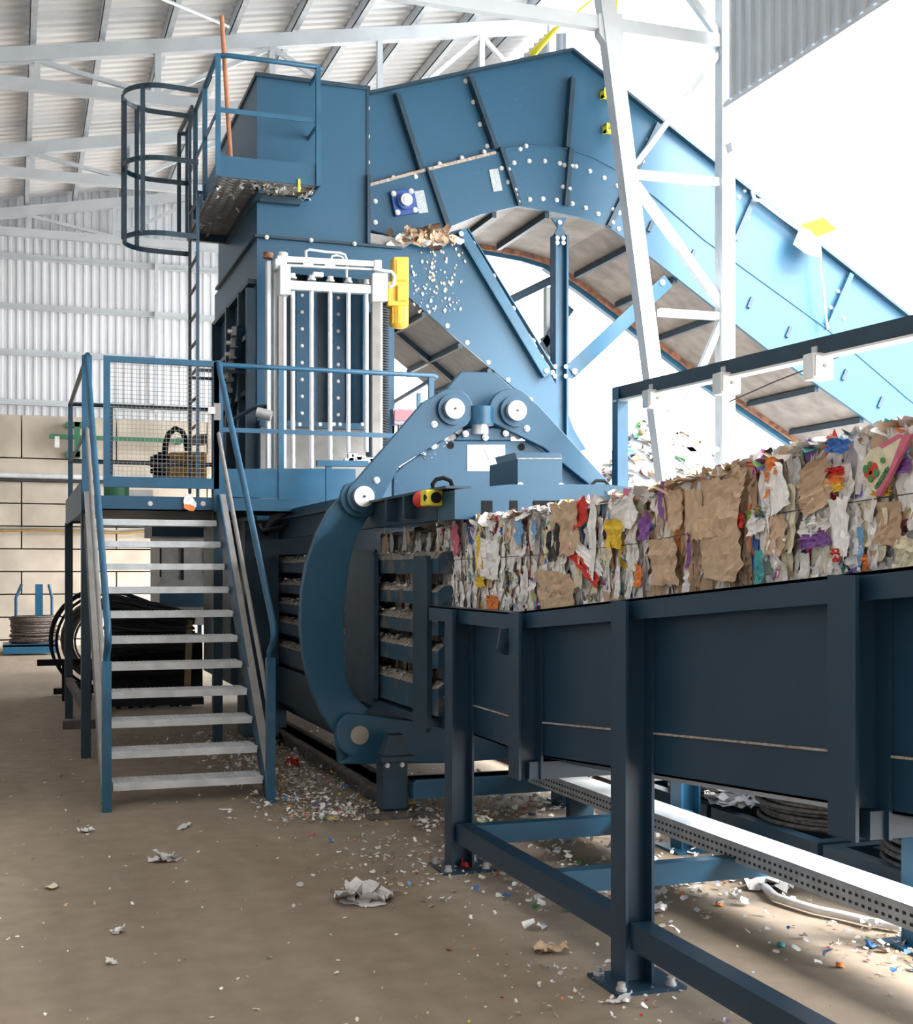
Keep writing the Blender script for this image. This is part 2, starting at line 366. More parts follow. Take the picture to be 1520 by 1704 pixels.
# yellow pole and line
q = MB(); q.cyl(PY(884,93,13.8), PY(925,48,13.6), 0.045, 10, r1=0.03); q.cyl(PY(925,48,13.6), PY(990,-4,13.3), 0.02, 8, r1=.012)
tag(q.build('yellow_pole','yel2'), 'slanting yellow pole behind the conveyor peak', 'pole')
q = MB(); q.cyl(PY(1026,-20,13.1), PY(1028,128,13.1), 0.018, 8); tag(q.build('yellow_pipe','yel2'), 'thin upright yellow pipe behind the sloping column leg', 'pipe')
q = MB(); q.beam(PY(918,90,16.1), PY(918,30,16.1), .09, .09, (1,0,0)); tag(q.build('roof_post','truss'), 'short white post above the conveyor peak', 'post')

# ---- waste heap outside
def paper_mats():
    pal = dict(white=(0.90,0.90,0.90), offw=(0.78,0.76,0.73), grey=(0.50,0.50,0.51), tan=(0.60,0.43,0.29), kraft=(0.50,0.35,0.23), red=(0.62,0.04,0.03),
               yellow=(0.80,0.55,0.04), blue=(0.05,0.17,0.50), lblue=(0.22,0.45,0.72), purple=(0.24,0.10,0.36), green=(0.08,0.26,0.09),
               teal=(0.08,0.40,0.42), orange=(0.80,0.25,0.06), black=(0.03,0.03,0.035), pink=(0.62,0.16,0.24), cream=(0.74,0.68,0.50), brown=(0.10,0.05,0.03))
    out = {}
    for k, c in pal.items(): out[k] = mat('scrap_'+k, c, 0.75, var=0.10, scale=25)
    # printed papers: white with small coloured patches
    for nm, s in (('printa', 22), ('printb', 38)):
        m = mat('scrap_'+nm, (0.8,0.8,0.8), 0.6); n = m.node_tree; bb = n.nodes['Principled BSDF']
        t = n.nodes.new('ShaderNodeTexCoord'); v = n.nodes.new('ShaderNodeTexVoronoi'); v.inputs['Scale'].default_value = s
        n.links.new(t.outputs['Object'], v.inputs['Vector'])
        h = n.nodes.new('ShaderNodeHueSaturation'); h.inputs['Saturation'].default_value = 0.9; h.inputs['Value'].default_value = 0.55
        n.links.new(v.outputs['Color'], h.inputs['Color'])
        z = n.nodes.new('ShaderNodeTexNoise'); z.inputs['Scale'].default_value = s*0.5; n.links.new(t.outputs['Object'], z.inputs['Vector'])
        r = n.nodes.new('ShaderNodeValToRGB'); r.color_ramp.elements[0].position = 0.50; r.color_ramp.elements[1].position = 0.54; n.links.new(z.outputs['Fac'], r.inputs[0])
        mx = n.nodes.new('ShaderNodeMix'); mx.data_type = 'RGBA'; mx.inputs[6].default_value = (0.84,0.83,0.82,1); n.links.new(r.outputs[0], mx.inputs[0]); n.links.new(h.outputs[0], mx.inputs[7])
        n.links.new(mx.outputs[2], bb.inputs['Base Color']); out[nm] = m
    return out
PM = paper_mats(); PN = list(PM); PL = [PM[k] for k in PN]
def pick(wts):
    ks = list(wts); return PN.index(random.choices(ks, [wts[k] for k in ks])[0])
W_MIX = dict(white=30, offw=26, grey=8, tan=12, kraft=4, red=2.2, yellow=1.1, blue=1.8, lblue=2.2, purple=1.4, green=1.0, teal=.6, orange=1.2, black=1.0, pink=1.2, cream=6, brown=1, printa=8, printb=6)
W_CARD = dict(tan=46, kraft=26, white=8, offw=8, purple=1, grey=2, printa=4, red=.7, blue=.5, orange=.6)
def scrap(b, c, U, V, N, wd, ht, mi, nu=3, nv=5, lift=0.012, curl=0.02, smooth=True):
    """a torn crumpled patch lying on a surface: centre c, U across, V up, N out"""
    vs = []; s0 = random.random()*50; ph = random.uniform(-.5,.5); k1 = random.uniform(-1,1)*curl
    for j in range(nv+1):
        v = j/nv - .5
        env = 1 - 0.65*abs(2*v)**2.5
        for i in range(nu+1):
            u = i/nu - .5
            jx = noise.noise(Vector((u*2.1+s0, v*3.3, s0)))*.45; jy = noise.noise(Vector((u*2.7, v*2.3+s0, -s0)))*.25
            d = lift + curl*0.9*abs(noise.noise(Vector((u*3+s0, v*5, 3.3)))) + k1*u + (0.4*curl if i in (0,nu) and random.random() < .3 else 0)
            e = 1 if (0 < i < nu and 0 < j < nv) else .9+.25*random.random()
            vs.append(c + U*((u*env+jx*.35+ph*v*.6)*wd*e) + V*((v+jy*.4)*ht*e) + N*(max(0.001, d)))
    fs = [(j*(nu+1)+i, j*(nu+1)+i+1, (j+1)*(nu+1)+i+1, (j+1)*(nu+1)+i) for j in range(nv) for i in range(nu)]
    b.add(vs, fs, mi, smooth)
def sheet(b, c, U, V, N, wd, ht, mi, seed, relief=.012):
    """a larger torn sheet or panel with ragged edges and creases"""
    rs = random.Random(seed); nu, nv = 7, 9; s0 = rs.random()*40; vs = []
    cut = [rs.uniform(0,.35) for _ in range(4)]; fold = rs.uniform(-.3,.3); sl = rs.uniform(-.22,.22)
    for j in range(nv+1):
        v = j/nv-.5
        for i in range(nu+1):
            u = i/nu-.5; w_ = 1.0
            for (a, bq, k) in ((1,1,0),(1,-1,1),(-1,1,2),(-1,-1,3)):
                e = max(0, a*u + bq*v - (1-cut[k]))
            lim = 1 - (cut[0] if u > 0 and v > 0 else cut[1] if u > 0 else cut[2] if v > 0 else cut[3]) * max(0, abs(2*v)-.4)
            ju = .10*noise.noise(Vector((v*9+s0, 1.7, u))) ; jv = .09*noise.noise(Vector((u*8, s0, 5.1)))
            r = relief*(abs(noise.noise(Vector((u*4+s0, v*3, 1)))*1.6) + (.9 if (u > fold) else 0)*(u-fold) + .5*abs(v)) + .002
            vs.append(c + U*((u*lim+ju*(1 if abs(u) > .4 else .3)+sl*v*.5)*wd) + V*((v+jv)*ht) + N*r)
    b.add(vs, [(j*(nu+1)+i, j*(nu+1)+i+1, (j+1)*(nu+1)+i+1, (j+1)*(nu+1)+i) for j in range(nv) for i in range(nu)], mi, False)
X_,Y_,Z_ = Vector((1,0,0)), Vector((0,1,0)), Vector((0,0,1))
def heap(name, label, cx, cy, rx, ry, h, ns, z0=0.0, wts=W_MIX, smin=.15, smax=.45):
    b = MB(); n = 36; vs = []
    def hz(x, y):
        r2 = ((x-cx)/rx)**2 + ((y-cy)/ry)**2
        return z0 + max(0, h*(1-r2*r2)*(0.80+0.5*noise.noise(Vector((x*.5,y*.5,h)))) + .22*min(1,h)*noise.noise(Vector((x*2.2,y*2.2,1))) ) - .02
    for j in range(n+1):
        for i in range(n+1):
            x = cx + rx*(2*i/n-1); y = cy + ry*(2*j/n-1); vs.append((x,y,hz(x,y)))
    b.add(vs, [(j*(n+1)+i, j*(n+1)+i+1, (j+1)*(n+1)+i+1, (j+1)*(n+1)+i) for j in range(n) for i in range(n)], PN.index('grey'), True)
    for _ in range(ns):
        x = cx + rx*random.uniform(-1,1); y = cy + ry*random.uniform(-1,1); zz = hz(x,y)
        if zz <= z0: continue
        N = Vector((random.uniform(-.8,.8), random.uniform(-1,.1), 1)).normalized(); U = N.orthogonal().normalized(); V = N.cross(U)
        scrap(b, Vector((x,y,zz)), U, V, N, random.uniform(smin,smax), random.uniform(smin,smax), pick(wts), 2, 2, .01, smax*.3)
    o = b.build(name, PL); tag(o, label, 'waste heap', kind='stuff'); return o
heap('waste_heap', 'big bright heap of loose waste paper outside behind the column', 10.9, 19.6, 3.3, 3.4, 4.0, 6500, smin=.07, smax=.26, wts=dict(grey=14,tan=4,kraft=4,offw=14,white=10,brown=4,blue=1,red=.6,green=1,black=3,printa=5))

# ================================================================ DISCHARGE TROUGH (near, right)
XL, XR = 2.34, 3.60
def zrim(Y): return 1.40 + (max(0, 5.75 - Y)) * 0.073
tr = thing('discharge_trough', 'dark blue steel trough on legs carrying the pressed bales, nearest the camera', 'conveyor trough', (XL, 5, 0))
YA, YB_, YC_ = 7.05, 5.75, 1.6
for X, s, nm in ((XL, 1, 'side_panel'), (XR, -1, 'side_panel')):
    q = MB()
    for ya, yb in ((YA, YB_), (YB_, YC_)):
        q.prism([(X,ya,zrim(ya)-.68),(X,yb,zrim(yb)-.68),(X,yb,zrim(yb)),(X,ya,zrim(ya))], (s*.012,0,0))
        # lower turned-in apron
        q.prism([(X,ya,zrim(ya)-.68),(X,yb,zrim(yb)-.68),(X+s*.012,yb,zrim(yb)-.68),(X+s*.20,yb,zrim(yb)-.735),(X+s*.20,ya,zrim(ya)-.735)][0:1] + [(X,yb,zrim(yb)-.68),(X+s*.20,yb,zrim(yb)-.735),(X+s*.20,ya,zrim(ya)-.735)], (0,0,.008))
    q.build(nm, 'trough', tr)
    q = MB()
    for ya, yb in ((YA, YB_), (YB_, YC_)):
        q.beam((X-s*.035,ya,zrim(ya)-.004),(X-s*.035,yb,zrim(yb)-.004),.09,.010)
        q.beam((X-s*.075,ya,zrim(ya)-.04),(X-s*.075,yb,zrim(yb)-.04),.010,.08)
    q.build('rim_flange', 'trough', tr)
    q = MB()
    for ya, yb in ((YA, YB_), (YB_, YC_)):
        q.beam((X-s*.004,ya,zrim(ya)-.52),(X-s*.004,yb,zrim(yb)-.52),.008,.007)
    q.build('weld_seam', 'dust', tr)
q = MB()
for ya, yb in ((YA, YB_), (YB_, YC_)):
    q.prism([(XL+.02,ya,zrim(ya)-.56),(XL+.02,yb,zrim(yb)-.56),(XR-.02,yb,zrim(yb)-.56),(XR-.02,ya,zrim(ya)-.56)], (0,0,.012))
q.build('trough_floor', 'pan', tr)
q = MB()
for ya, yb in ((YA, YB_), (YB_, YC_)):
    q.prism([(XL+.20,ya,zrim(ya)-.735),(XL+.20,yb,zrim(yb)-.735),(XR-.20,yb,zrim(yb)-.735),(XR-.20,ya,zrim(ya)-.735)], (0,0,.008))
q.build('bottom_plate', 'trough', tr)
XO = XL - .125
for Y0 in (6.50, 4.45, 2.10):
    q = MB(); q.ibeam(XO, XL-.002, Y0, Y0+.13, .014, zrim(Y0)-.01); q.build('leg', 'trough', tr)
    q = MB(); q.box((XO-.07,Y0-.07,0),(XL+.10,Y0+.20,.014)); o = q.build('base_plate', 'trough', tr)
    bolts([(XO-.035,Y0-.035,.014),(XL+.05,Y0-.035,.014),(XO-.035,Y0+.165,.014),(XL+.05,Y0+.165,.014)], (0,0,1), tr, .016, .03)
    q = MB(); q.ibeam(XR+.002, XR+.125, Y0+.03, Y0+.16, .014, zrim(Y0)-.4); q.build('leg', 'rail', tr)
    q = MB(); q.box((XR-.06,Y0-.04,0),(XR+.2,Y0+.23,.014)); q.build('base_plate', 'rail', tr)
for Y0, zb in ((5.55, .63), (3.03, .845)):
    q = MB(); q.ibeam(XO, XL-.002, Y0, Y0+.13, zb, zrim(Y0)-.01); q.build('stiffener', 'trough', tr)
    q = MB(); q.ibeam(XR+.002, XR+.125, Y0, Y0+.13, zb, zrim(Y0)-.01); q.build('stiffener', 'rail', tr)
    q = MB(); q.beam((XO+.06,Y0+.065,zb+.04),(XR+.06,Y0+.065,zb+.04),.10,.08); q.build('under_beam', 'trough', tr)
q = MB()
for ya, yb in ((6.50, 4.58), (4.45, 2.23), (2.10, 1.6)): q.box((XO+.02,ya,.155),(XL-.02,yb,.255))
q.build('lower_rail', 'trough', tr)
for Y0 in (6.43, 5.32): 
    q = MB(); q.box((XL-.02,Y0,.15),(XR+.02,Y0+.08,.25)); q.build('cross_beam', 'rail', tr)
# lug on the panel
q = MB(); YL = 5.74
q.prism([PY(826,1080,YL),PY(832,1046,YL),PY(878,1042,YL),PY(878,1090,YL),PY(838,1090,YL)],(0,-.02,0)); c = PY(843,1063,YL-.02); q.cyl(c,c-Y_*.03,.018,12); q.box(PY(862,1082,YL-.02),PY(882,1086,YL-.06)); q.build('lug','dkblue',tr)


# ================================================================ BALES
def ztop(Y):
    tab = [(9.5,1.89),(7.0,1.89),(5.8,1.905),(4.65,1.93),(4.2,1.965),(3.68,2.01),(2.9,2.035),(1,2.05)]
    for (ya,za),(yb,zb) in zip(tab, tab[1:]):
        if ya >= Y >= yb: return za + (zb-za)*(ya-Y)/(ya-yb)
    return 1.9
def zbot(Y): return zrim(Y) - .54
BX0, BX1 = 2.425, 3.52
def bale(label, ya, yb, n, wts, core, seed, feats=()):
    random.seed(seed)
    t = thing('bale', label, 'bale', (BX0, yb, zbot(yb)), 'pressed waste paper bales in the trough')
    b = MB(); 
    def face(fn, na, nb):
        k = len(b.v); vs = []
        for j in range(nb+1):
            for i in range(na+1): vs.append(fn(i/na, j/nb))
        b.add(vs, [(j*(na+1)+i, j*(na+1)+i+1, (j+1)*(na+1)+i+1, (j+1)*(na+1)+i) for j in range(nb) for i in range(na)], 0, True)
    L = ya - yb; na = max(8, int(L*22)); g = .02
    def dis(p, s=.018): return s*noise.noise(Vector((p[0]*7, p[1]*9, p[2]*4))) + s*.8*noise.noise(Vector((p[0]*16+3, p[1]*21, p[2]*8)))
    def sx(u, v):
        Y = ya-g - u*(L-2*g); z = zbot(Y) + v*(ztop(Y)-.03-zbot(Y)); return (BX0+.02+dis((0,Y,z))+.03*abs(2*v-1)**8, Y, z)
    def st(u, v):
        Y = ya-g - u*(L-2*g); x = BX0+.02 + v*(BX1-BX0-.04); return (x, Y, ztop(Y)-.03+dis((x,Y,9))-.02*abs(2*v-1)**8)
    def sr(u, v):
        Y = ya-g - u*(L-2*g); z = zbot(Y) + v*(ztop(Y)-.03-zbot(Y)); return (BX1-.02-dis((5,Y,z)), Y, z)
    face(sx, na, 20); face(st, na, 20); face(lambda u,v: sr(1-u,v), na, 20)
    for Y, s in ((ya-g, 1), (yb+g, 0)):
        face(lambda u,v,Y=Y,s=s: (BX0+.02+(1-u if s else u)*(BX1-BX0-.04), Y, zbot(Y)+v*(ztop(Y)-.03-zbot(Y))), 4, 4)
    b.build('pressed_core', M['bardust'] if core == 'dusty' else PM[core], t)
    b = MB()
    for _ in range(n):
        Y = random.uniform(yb+.01, ya-.01); v = random.random(); z = zbot(Y)+.04+v*(ztop(Y)-zbot(Y)-.06)
        wd = random.uniform(.03,.11); ht = random.uniform(.08,.26) if random.random() < .75 else random.uniform(.04,.1)
        c = Vector((BX0+.015, Y, z))
        tilt = random.gauss(0, .18); U = (-Y_*math.cos(tilt) + Z_*math.sin(tilt)); V = Z_*math.cos(tilt) + Y_*math.sin(tilt)
        if z + ht/2 > ztop(Y)+.01: ht = max(.04, 2*(ztop(Y)+.01-z))
        if z - ht/2 < zbot(Y): ht = max(.04, 2*(z-zbot(Y)))
        scrap(b, c, U, V, -X_, wd, ht, pick(wts), 3, 4, .004 + random.random()*.012, .02)
    rs = random.Random(seed*3)
    for i_ in range(int(70*L) if wts is W_MIX else 0):
        Y = rs.uniform(yb+.06, ya-.06); z = zbot(Y)+.12+rs.random()*(ztop(Y)-zbot(Y)-.26); hh = rs.uniform(.10,.24); hh = min(hh, 2*(ztop(Y)-z), 2*(z-zbot(Y)))
        tl = rs.gauss(0,.10); U = (-Y_*math.cos(tl) + Z_*math.sin(tl)); V = Z_*math.cos(tl) + Y_*math.sin(tl)
        sheet(b, Vector((BX0-.004-.012*rs.random(), Y, z)), U, V, -X_, rs.uniform(.05,.12), hh, PN.index(rs.choice(['white','white','white','offw','offw','offw','grey','cream','tan','printa','printb'])), seed*100+i_, .02)
    for _ in range(int(n*.55)):
        Y = random.uniform(yb+.01, ya-.01); x = BX0 + (BX1-BX0)*random.random()**1.5
        N = Vector((random.uniform(-.6,.5), random.uniform(-.6,.3), 1)).normalized(); U = (X_ - N*N.x).normalized(); V = N.cross(U)
        a = random.uniform(0, 3); U, V = U*math.cos(a)+V*math.sin(a), V*math.cos(a)-U*math.sin(a)
        scrap(b, Vector((x,Y,ztop(Y)-.03)), U, V, N, random.uniform(.04,.13), random.uniform(.05,.13), pick(wts), 2, 3, .002+random.random()*.01, .022)
    o = b.build('torn_paper', PL, t, kind='stuff')
    # bigger pieces the photograph shows
    for (nm, lab, px, py, wpx, hpx, ml, ang) in feats:
        c = PX(px, py, BX0-.028); d = c.y/ray(px,py).y
        k = abs(PX(px+1,py,BX0-.028).y-c.y); b = MB(); a = R(ang)
        U = -Y_*math.cos(a) - Z_*math.sin(a); V = Z_*math.cos(a) - Y_*math.sin(a)
        for q_, m_ in enumerate(ml):
            sheet(b, c + V*(hpx*d/F*(q_-(len(ml)-1)/2)/len(ml)), U, V, -X_, wpx*k, hpx*d/F/len(ml)*1.1, q_, px*7+py+q_, .016)
        b.build(nm, [PM[m_] for m_ in ml], t, label=lab)
    # tie wires
    for zf in (.22, .5, .78):
        q = MB(); pts = [Vector((BX0-.034, y, zbot(y)+zf*(ztop(y)-zbot(y)))) for y in [ya-.02 - i*(L-.04)/10 for i in range(11)]]
        q.tube(pts, .0018, 5); q.build('tie_wire', 'wirec', t)
    return t
bale('dusty grey bale still inside the press channel, behind the side bars', 8.75, 7.40, 70, dict(grey=20,offw=4,kraft=8,tan=3,black=4,brown=4), 'dusty', 11)
bale('mixed paper bale just out of the press, with yellow and red scraps', 7.38, 4.66, 1800, W_MIX, 'kraft', 12, [
    ('red_scrap','crumpled red and white wrapper',968,655+195-190+2,30,48,('red',),-20) if False else ('red_scrap','red scrap near the top edge',968,668+190-4,26,40,('red',),-15),
    ('red_wrapper','red and white triangular wrapper',975,930,62,40,('red','white'),25),
    ('yellow_scrap','mustard yellow scrap',1026,888,32,44,('yellow',),5),
    ('yellow_strip','narrow bright yellow strip',801,920,10,52,('yellow',),-12),
    ('yellow_scrap','small yellow scrap low on the bale',803,968,16,16,('yellow',),0),
    ('red_strip','faded red strip at the left',762,898,14,44,('pink',),-20),
    ('blue_scrap','light blue scrap',868,885,14,40,('lblue',),0),
    ('blue_strip','curved blue strip',893,882,10,26,('lblue',),-25),
    ('black_bag','black crumpled bag',925,905,24,46,('black',),-20),
    ('orange_scrap','orange scrap at the bottom edge',822,1004,22,24,('orange',),0),
    ('cardboard_sheet','large crushed cardboard sheet',942,880,50,80,('tan',),0),
    ('cardboard_sheet','crushed cardboard low on the bale',928,985,60,60,('tan',),3),
    ('white_sheet','white torn sheet',817,930,36,60,('white',),4),
    ('orange_strip','orange-red strip',1066,958,12,34,('orange',),6),
    ('purple_scrap','dull purple scrap',1078,880,22,36,('purple',),0),
    ('white_sheet','long white torn sheet',990,900,16,120,('white',),6),
    ('cream_sheet','off-white crumpled sheet',1045,855,40,50,('white',),-10)])
bale('brown bale made almost wholly of crushed cardboard, middle of the trough', 4.64, 3.86, 520, W_CARD, 'tan', 13, [
    ('cardboard_sheet','broad cardboard panel',1204,845,66,88,('tan',),3), ('cardboard_sheet','folded cardboard',1158,858,34,76,('tan',),0),
    ('cardboard_sheet','rounded cardboard fold',1128,850,30,60,('tan',),0), ('cardboard_sheet','cardboard low on the bale',1205,925,70,74,('tan',),2),
    ('cardboard_sheet','cardboard at the left edge',1108,935,46,70,('tan',),0), ('cardboard_sheet','small cardboard fold at the top',1232,800,30,44,('tan',),10),
    ('purple_strip','upright purple strip',1150,915,9,52,('purple',),-2), ('white_strip','white torn strip under the purple one',1149,968,12,34,('white',),0)])
bale('colourful mixed bale nearest the camera, with a cream printed sack on top', 3.84, 2.35, 1150, W_MIX, 'offw', 14, [
    ('cardboard_box','large crushed cardboard box',1360,810,58,78,('tan','kraft'),-14), ('white_cloth','rounded white sheet',1300,815,36,70,('white',),-16),
    ('cardboard_sheet','cardboard below the fold',1296,890,36,60,('tan',),2), ('cardboard_sheet','brown cardboard with a creased edge',1484,870,44,64,('kraft',),2),
    ('turquoise_bottle','crushed turquoise bottle',1268,944,20,50,('teal',),0), ('orange_scrap','orange scrap at the top',1290,775,22,26,('orange',),0),
    ('red_yellow_wrapper','yellow wrapper with red bands',1396,798,32,40,('yellow','orange','red'),0),
    ('blue_pack','shiny blue packaging at the top',1400,742,40,22,('blue',),8), ('purple_pack','purple and white printed pack',1362,888,52,46,('purple','printb'),-5),
    ('red_scrap','red scrap beside the white sheet',1236,866,16,22,('red',),0), ('red_scrap','bright red scrap low on the bale',1397,924,18,20,('red',),0),
    ('white_sheet','smooth white sheet',1404,880,34,90,('white',),-4), ('orange_strip','orange strip between the white sheets',1282,808,10,40,('orange',),0),
    ('yellow_pack','pale yellow pack',1474,812,34,26,('yellow','cream'),0), ('purple_pack','purple foil pack at the right edge',1508,762,30,50,('purple','lblue'),0),
    ('white_fold','white folded paper with red print',1262,868,34,40,('white','printa'),-8), ('blue_strip','light blue strip',1438,910,10,60,('lblue',),2),
    ('orange_scrap','small orange scrap',1448,936,12,26,('orange',),0), ('cream_sheet','cream sheet low at the right',1512,925,40,60,('cream',),8)])
# cream printed sack with a pink border and a berry print
t = thing('printed_sack', 'cream sack with pink border and berry print, crumpled on the nearest bale', 'sack', PX(1470,770,BX0-.05))
q = MB(); xs = BX0-.062
def S(px,py,o=0): return PX(px,py,xs-o)
q.prism([S(1437,765),S(1448,748),S(1502,724),S(1510,735),S(1478,790),S(1462,824),S(1446,812),S(1436,795)], (.012,0,0)); q.build('sack_cloth', PM['cream'], t, bevel=.004)
q = MB(); q.prism([S(1502,724,.002),S(1518,722,.002),S(1464,826,.002),S(1456,822,.002),S(1478,788,.002)], (.012,0,0)); q.prism([S(1462,742,.002),S(1495,722,.002),S(1502,726,.002),S(1468,746,.002)], (.012,0,0)); q.build('sack_border', PM['pink'], t)
q = MB(); 
for (px,py,r_) in ((1446,786,.018),(1455,779,.016),(1453,790,.014)): c=S(px,py,.003); q.cyl(c, c-X_*.003, r_, 14)
q.build('berry_print', PM['red'], t)
q = MB()
for (px,py,r_) in ((1442,781,.013),(1459,787,.012),(1450,796,.012),(1470,766,.009),(1449,773,.01)): c=S(px,py,.004); q.cyl(c, c-X_*.003, r_, 10)
for i in range(6): q.beam(S(1457+i*3.3,812-i*5.5,.003), S(1463+i*3.3,806-i*5.5,.003), .003, .011)
q.build('leaf_print', PM['green'], t)

# ================================================================ BALING PRESS (channel, clamp, skid)
bp = thing('baling_press', 'blue channel baling press with a curved clamp frame, behind the discharge trough', 'baling press', (2.35, 8.4, 0))
XC = 2.30; XCR = 4.00
# --- side bars of the channel
def zrow(y): return PX(622, y, XC).z
rws = [(922,954),(970,999),(1012,1042),(1054,1089),(1108,1156)]
for k, (ya, yb) in enumerate(rws):
    za, zb = zrow(ya), zrow(yb)
    q = MB(); q.prism([(XC+.10,7.0,zb),(XC,7.0,zb),(XC,7.0,za-.04),(XC+.045,7.0,za-.006),(XC+.10,7.0,za-.006)], (0, 5.3, 0)); q.build('channel_bar', 'barblue', bp)
    q = MB(); q.prism([(XC-.004,7.02,za-.042),(XC+.045,7.02,za),(XC+.10,7.02,za),(XC+.10,7.02,za-.006),(XC+.045,7.02,za-.006)], (0, 5.2, 0)); q.build('dust_coat', 'bardust', bp)
    random.seed(40+k); q = MB()
    for _ in range(150):
        y = random.uniform(7.35,12.2); q.sphere((XC+random.uniform(.0,.07), y, za+random.uniform(-.012,.012)), random.uniform(.006,.018), 6, 0 if random.random() < .86 else 1, (1,1,.6))
    q.build('dust_layer', ['bardust','film'], bp, kind='stuff')
za, zb = zrow(915), zrow(1165)
def plate(y0,y1,z0,z1,x=XC-.03,th=.03,m='dkblue',nm='side_plate'):
    q = MB(); r_ = .03; q.prism([(x,y0+r_,z0),(x,y1-r_,z0),(x,y1,z0+r_),(x,y1,z1-r_),(x,y1-r_,z1),(x,y0+r_,z1),(x,y0,z1-r_),(x,y0,z0+r_)],(th,0,0)); return q.build(nm,m,bp)
yy = PX(712,1000,XC-.03).y
plate(7.12, 7.40, .66, PX(718,924,XC-.03).z, nm='channel_end_plate', m='dkblue')
p0 = PX(577,925,XC-.04); p1 = PX(625,925,XC-.04)
plate(p1.y, p0.y, PX(600,1160,XC-.04).z, PX(600,920,XC-.04).z, x=XC-.05, m='dkblue', nm='side_plate')
plate(PX(462,925,XC).y, PX(447,925,XC).y, .35, PX(455,922,XC-.04).z, m='dkblue')
# black gap behind, far channel wall, floor
q = MB(); q.box((XC+.12,8.8,.30),(XC+.14,15.5,1.75)); q.box((XCR-.1,7.1,.4),(XCR,12.4,1.85)); q.box((XC+.06,7.05,.70),(XCR-.05,12.4,.82)); q.build('channel_wall','dkblue',bp)
q = MB(); q.prism([(XC-.02,8.7,.74),(XC-.02,12.3,.74),(XC-.02,12.3,.42),(XC-.02,8.7,.42)],(.6,0,-.12)); q.box((XC+.1,8.65,.26),(XCR-.2,9.4,.5)); q.box((XC-.02,7.15,.70),(XC+.06,8.69,.745)); q.build('channel_underframe','dkblue',bp)
# top side beam
zt1 = PX(757,813,XC).z; zt0 = PX(757,862,XC).z
YF = PX(757,838,XC).y
q = MB(); q.box((XC,YF+.31,zt0),(XC+.05,12.3,zt1)); q.box((XC-.05,YF+.01,zt1+.001),(XC+.10,12.3,zt1+.016)); q.build('top_side_beam','dkblue',bp)
q = MB(); q.box((XC+.05,YF+.32,zt1-.03),(XCR,12.3,zt1-.015)); q.build('channel_lid','blue',bp)
# ribs on the top side beam
for px in (565, 660, 690):
    y = PX(px,850,XC).y; q = MB(); q.box((XC-.07,y-.02,zt0+.02),(XC,y+.02,zt1)); q.build('beam_rib','dkblue',bp)
# front cross box (faces the camera)
q = MB(); q.prism([PY(757,815,YF),PY(850,806,YF),PY(1010,806,YF),PY(1125,820,YF),PY(1125,866,YF),PY(757,864,YF)],(0,.30,0)); q.build('front_cross_box','blue',bp)
for (xa,xb) in ((802,820),(849,862),(888,960)):
    q = MB(); q.prism([PY(xa,833,YF-.004),PY(xb,833,YF-.004),PY(xb,858,YF-.004),PY(xa,858,YF-.004)],(0,.004,0)); q.build('box_slot','black',bp)
# housing on top
q = MB(); Yh = YF+.02
P1 = [PY(862,812,Yh),PY(936,812,Yh),PY(936,764,Yh),PY(862,764,Yh)]
q.prism(P1,(0,.45,0)); q.prism([PY(862,764,Yh),PY(936,764,Yh),PY(932,753,Yh+.12)+Vector((0,0,0)),PY(858,753,Yh+.12)],(0,.33,0))
hs = q.build('cylinder_housing','blue',bp)
q = MB(); q.prism([PY(862,764,Yh-.002),PY(936,764,Yh-.002),PY(934,756,Yh+.10),PY(859,756,Yh+.10)],(0,.01,.004)); q.build('dust_layer','dust',hs,kind='stuff')
bolts([PY(866,808,Yh-.001),PY(934,809,Yh-.001)],(0,-1,0),bp,.014)
# --- clamp frame plates
YA1, YA2 = 8.55, 8.40
def poly(pts, Y, th, nm, m='blue', bev=.006, parent=bp):
    q = MB(); q.prism([PY(a,c,Y) for a,c in pts],(0,th,0)); return q.build(nm,m,parent,bevel=bev)
# back A-plate with chamfered head
poly([(768,618),(826,620),(870,662),(1004,800),(1004,850),(905,850),(905,790),(870,712),(790,712),(745,742),(700,700)],YA1+.02,.06,'head_plate')
# central shield plate
poly([(655,862),(655,790),(672,774),(735,733),(882,733),(905,752),(1000,812),(1000,862)],YA2+.06,.05,'shield_plate')
poly([(757,733),(768,720),(780,712),(848,712),(852,733)],YA2+.05,.10,'cylinder_bracket')
def arcpts(cx,cy,r,a0,a1,n=10): return [(cx+r*math.cos(R(a0+(a1-a0)*i/n)), cy-r*math.sin(R(a0+(a1-a0)*i/n))) for i in range(n+1)]
# left link with round eyes
poly(arcpts(752,682,36,135,-45,12)+[(770,712),(665,776)]+arcpts(600,828,33,-40,-220,10)+[(592,800),(705,668)],YA2,.05,'left_link')
poly(arcpts(853,684,36,45,225,12)[:0]+arcpts(852,684,38,210,30,12)+[(895,672),(1012,800),(1000,822),(905,745)],YA2,.05,'right_link')
# curved arm
outer = [(572,822),(548,850),(528,890),(512,935),(503,985),(501,1040),(506,1095),(518,1145),(538,1190),(560,1222),(566,1272)]
inner = [(610,1272),(640,1200),(612,1178),(590,1160),(576,1130),(572,1060),(574,1000),(582,935),(592,895),(612,862),(628,842)]
poly(outer+inner+arcpts(602,826,30,-30,60,4)+[(602,796)],YA2+.04,.09,'curved_arm','blue',.012)
# edge weld flange on the arm
# lower yoke
poly(arcpts(598,1222,39,120,250,10)+[(566,1272),(742,1270),(860,1262),(860,1235),(742,1212),(700,1200),(655,1195),(620,1190)],YA2-.03,.05,'lower_yoke','blue',.008)
poly([(605,1190),(637,1158),(720,1180),(742,1190),(742,1216),(655,1200)],YA2+.02,.20,'yoke_gusset','dkblue',.0)
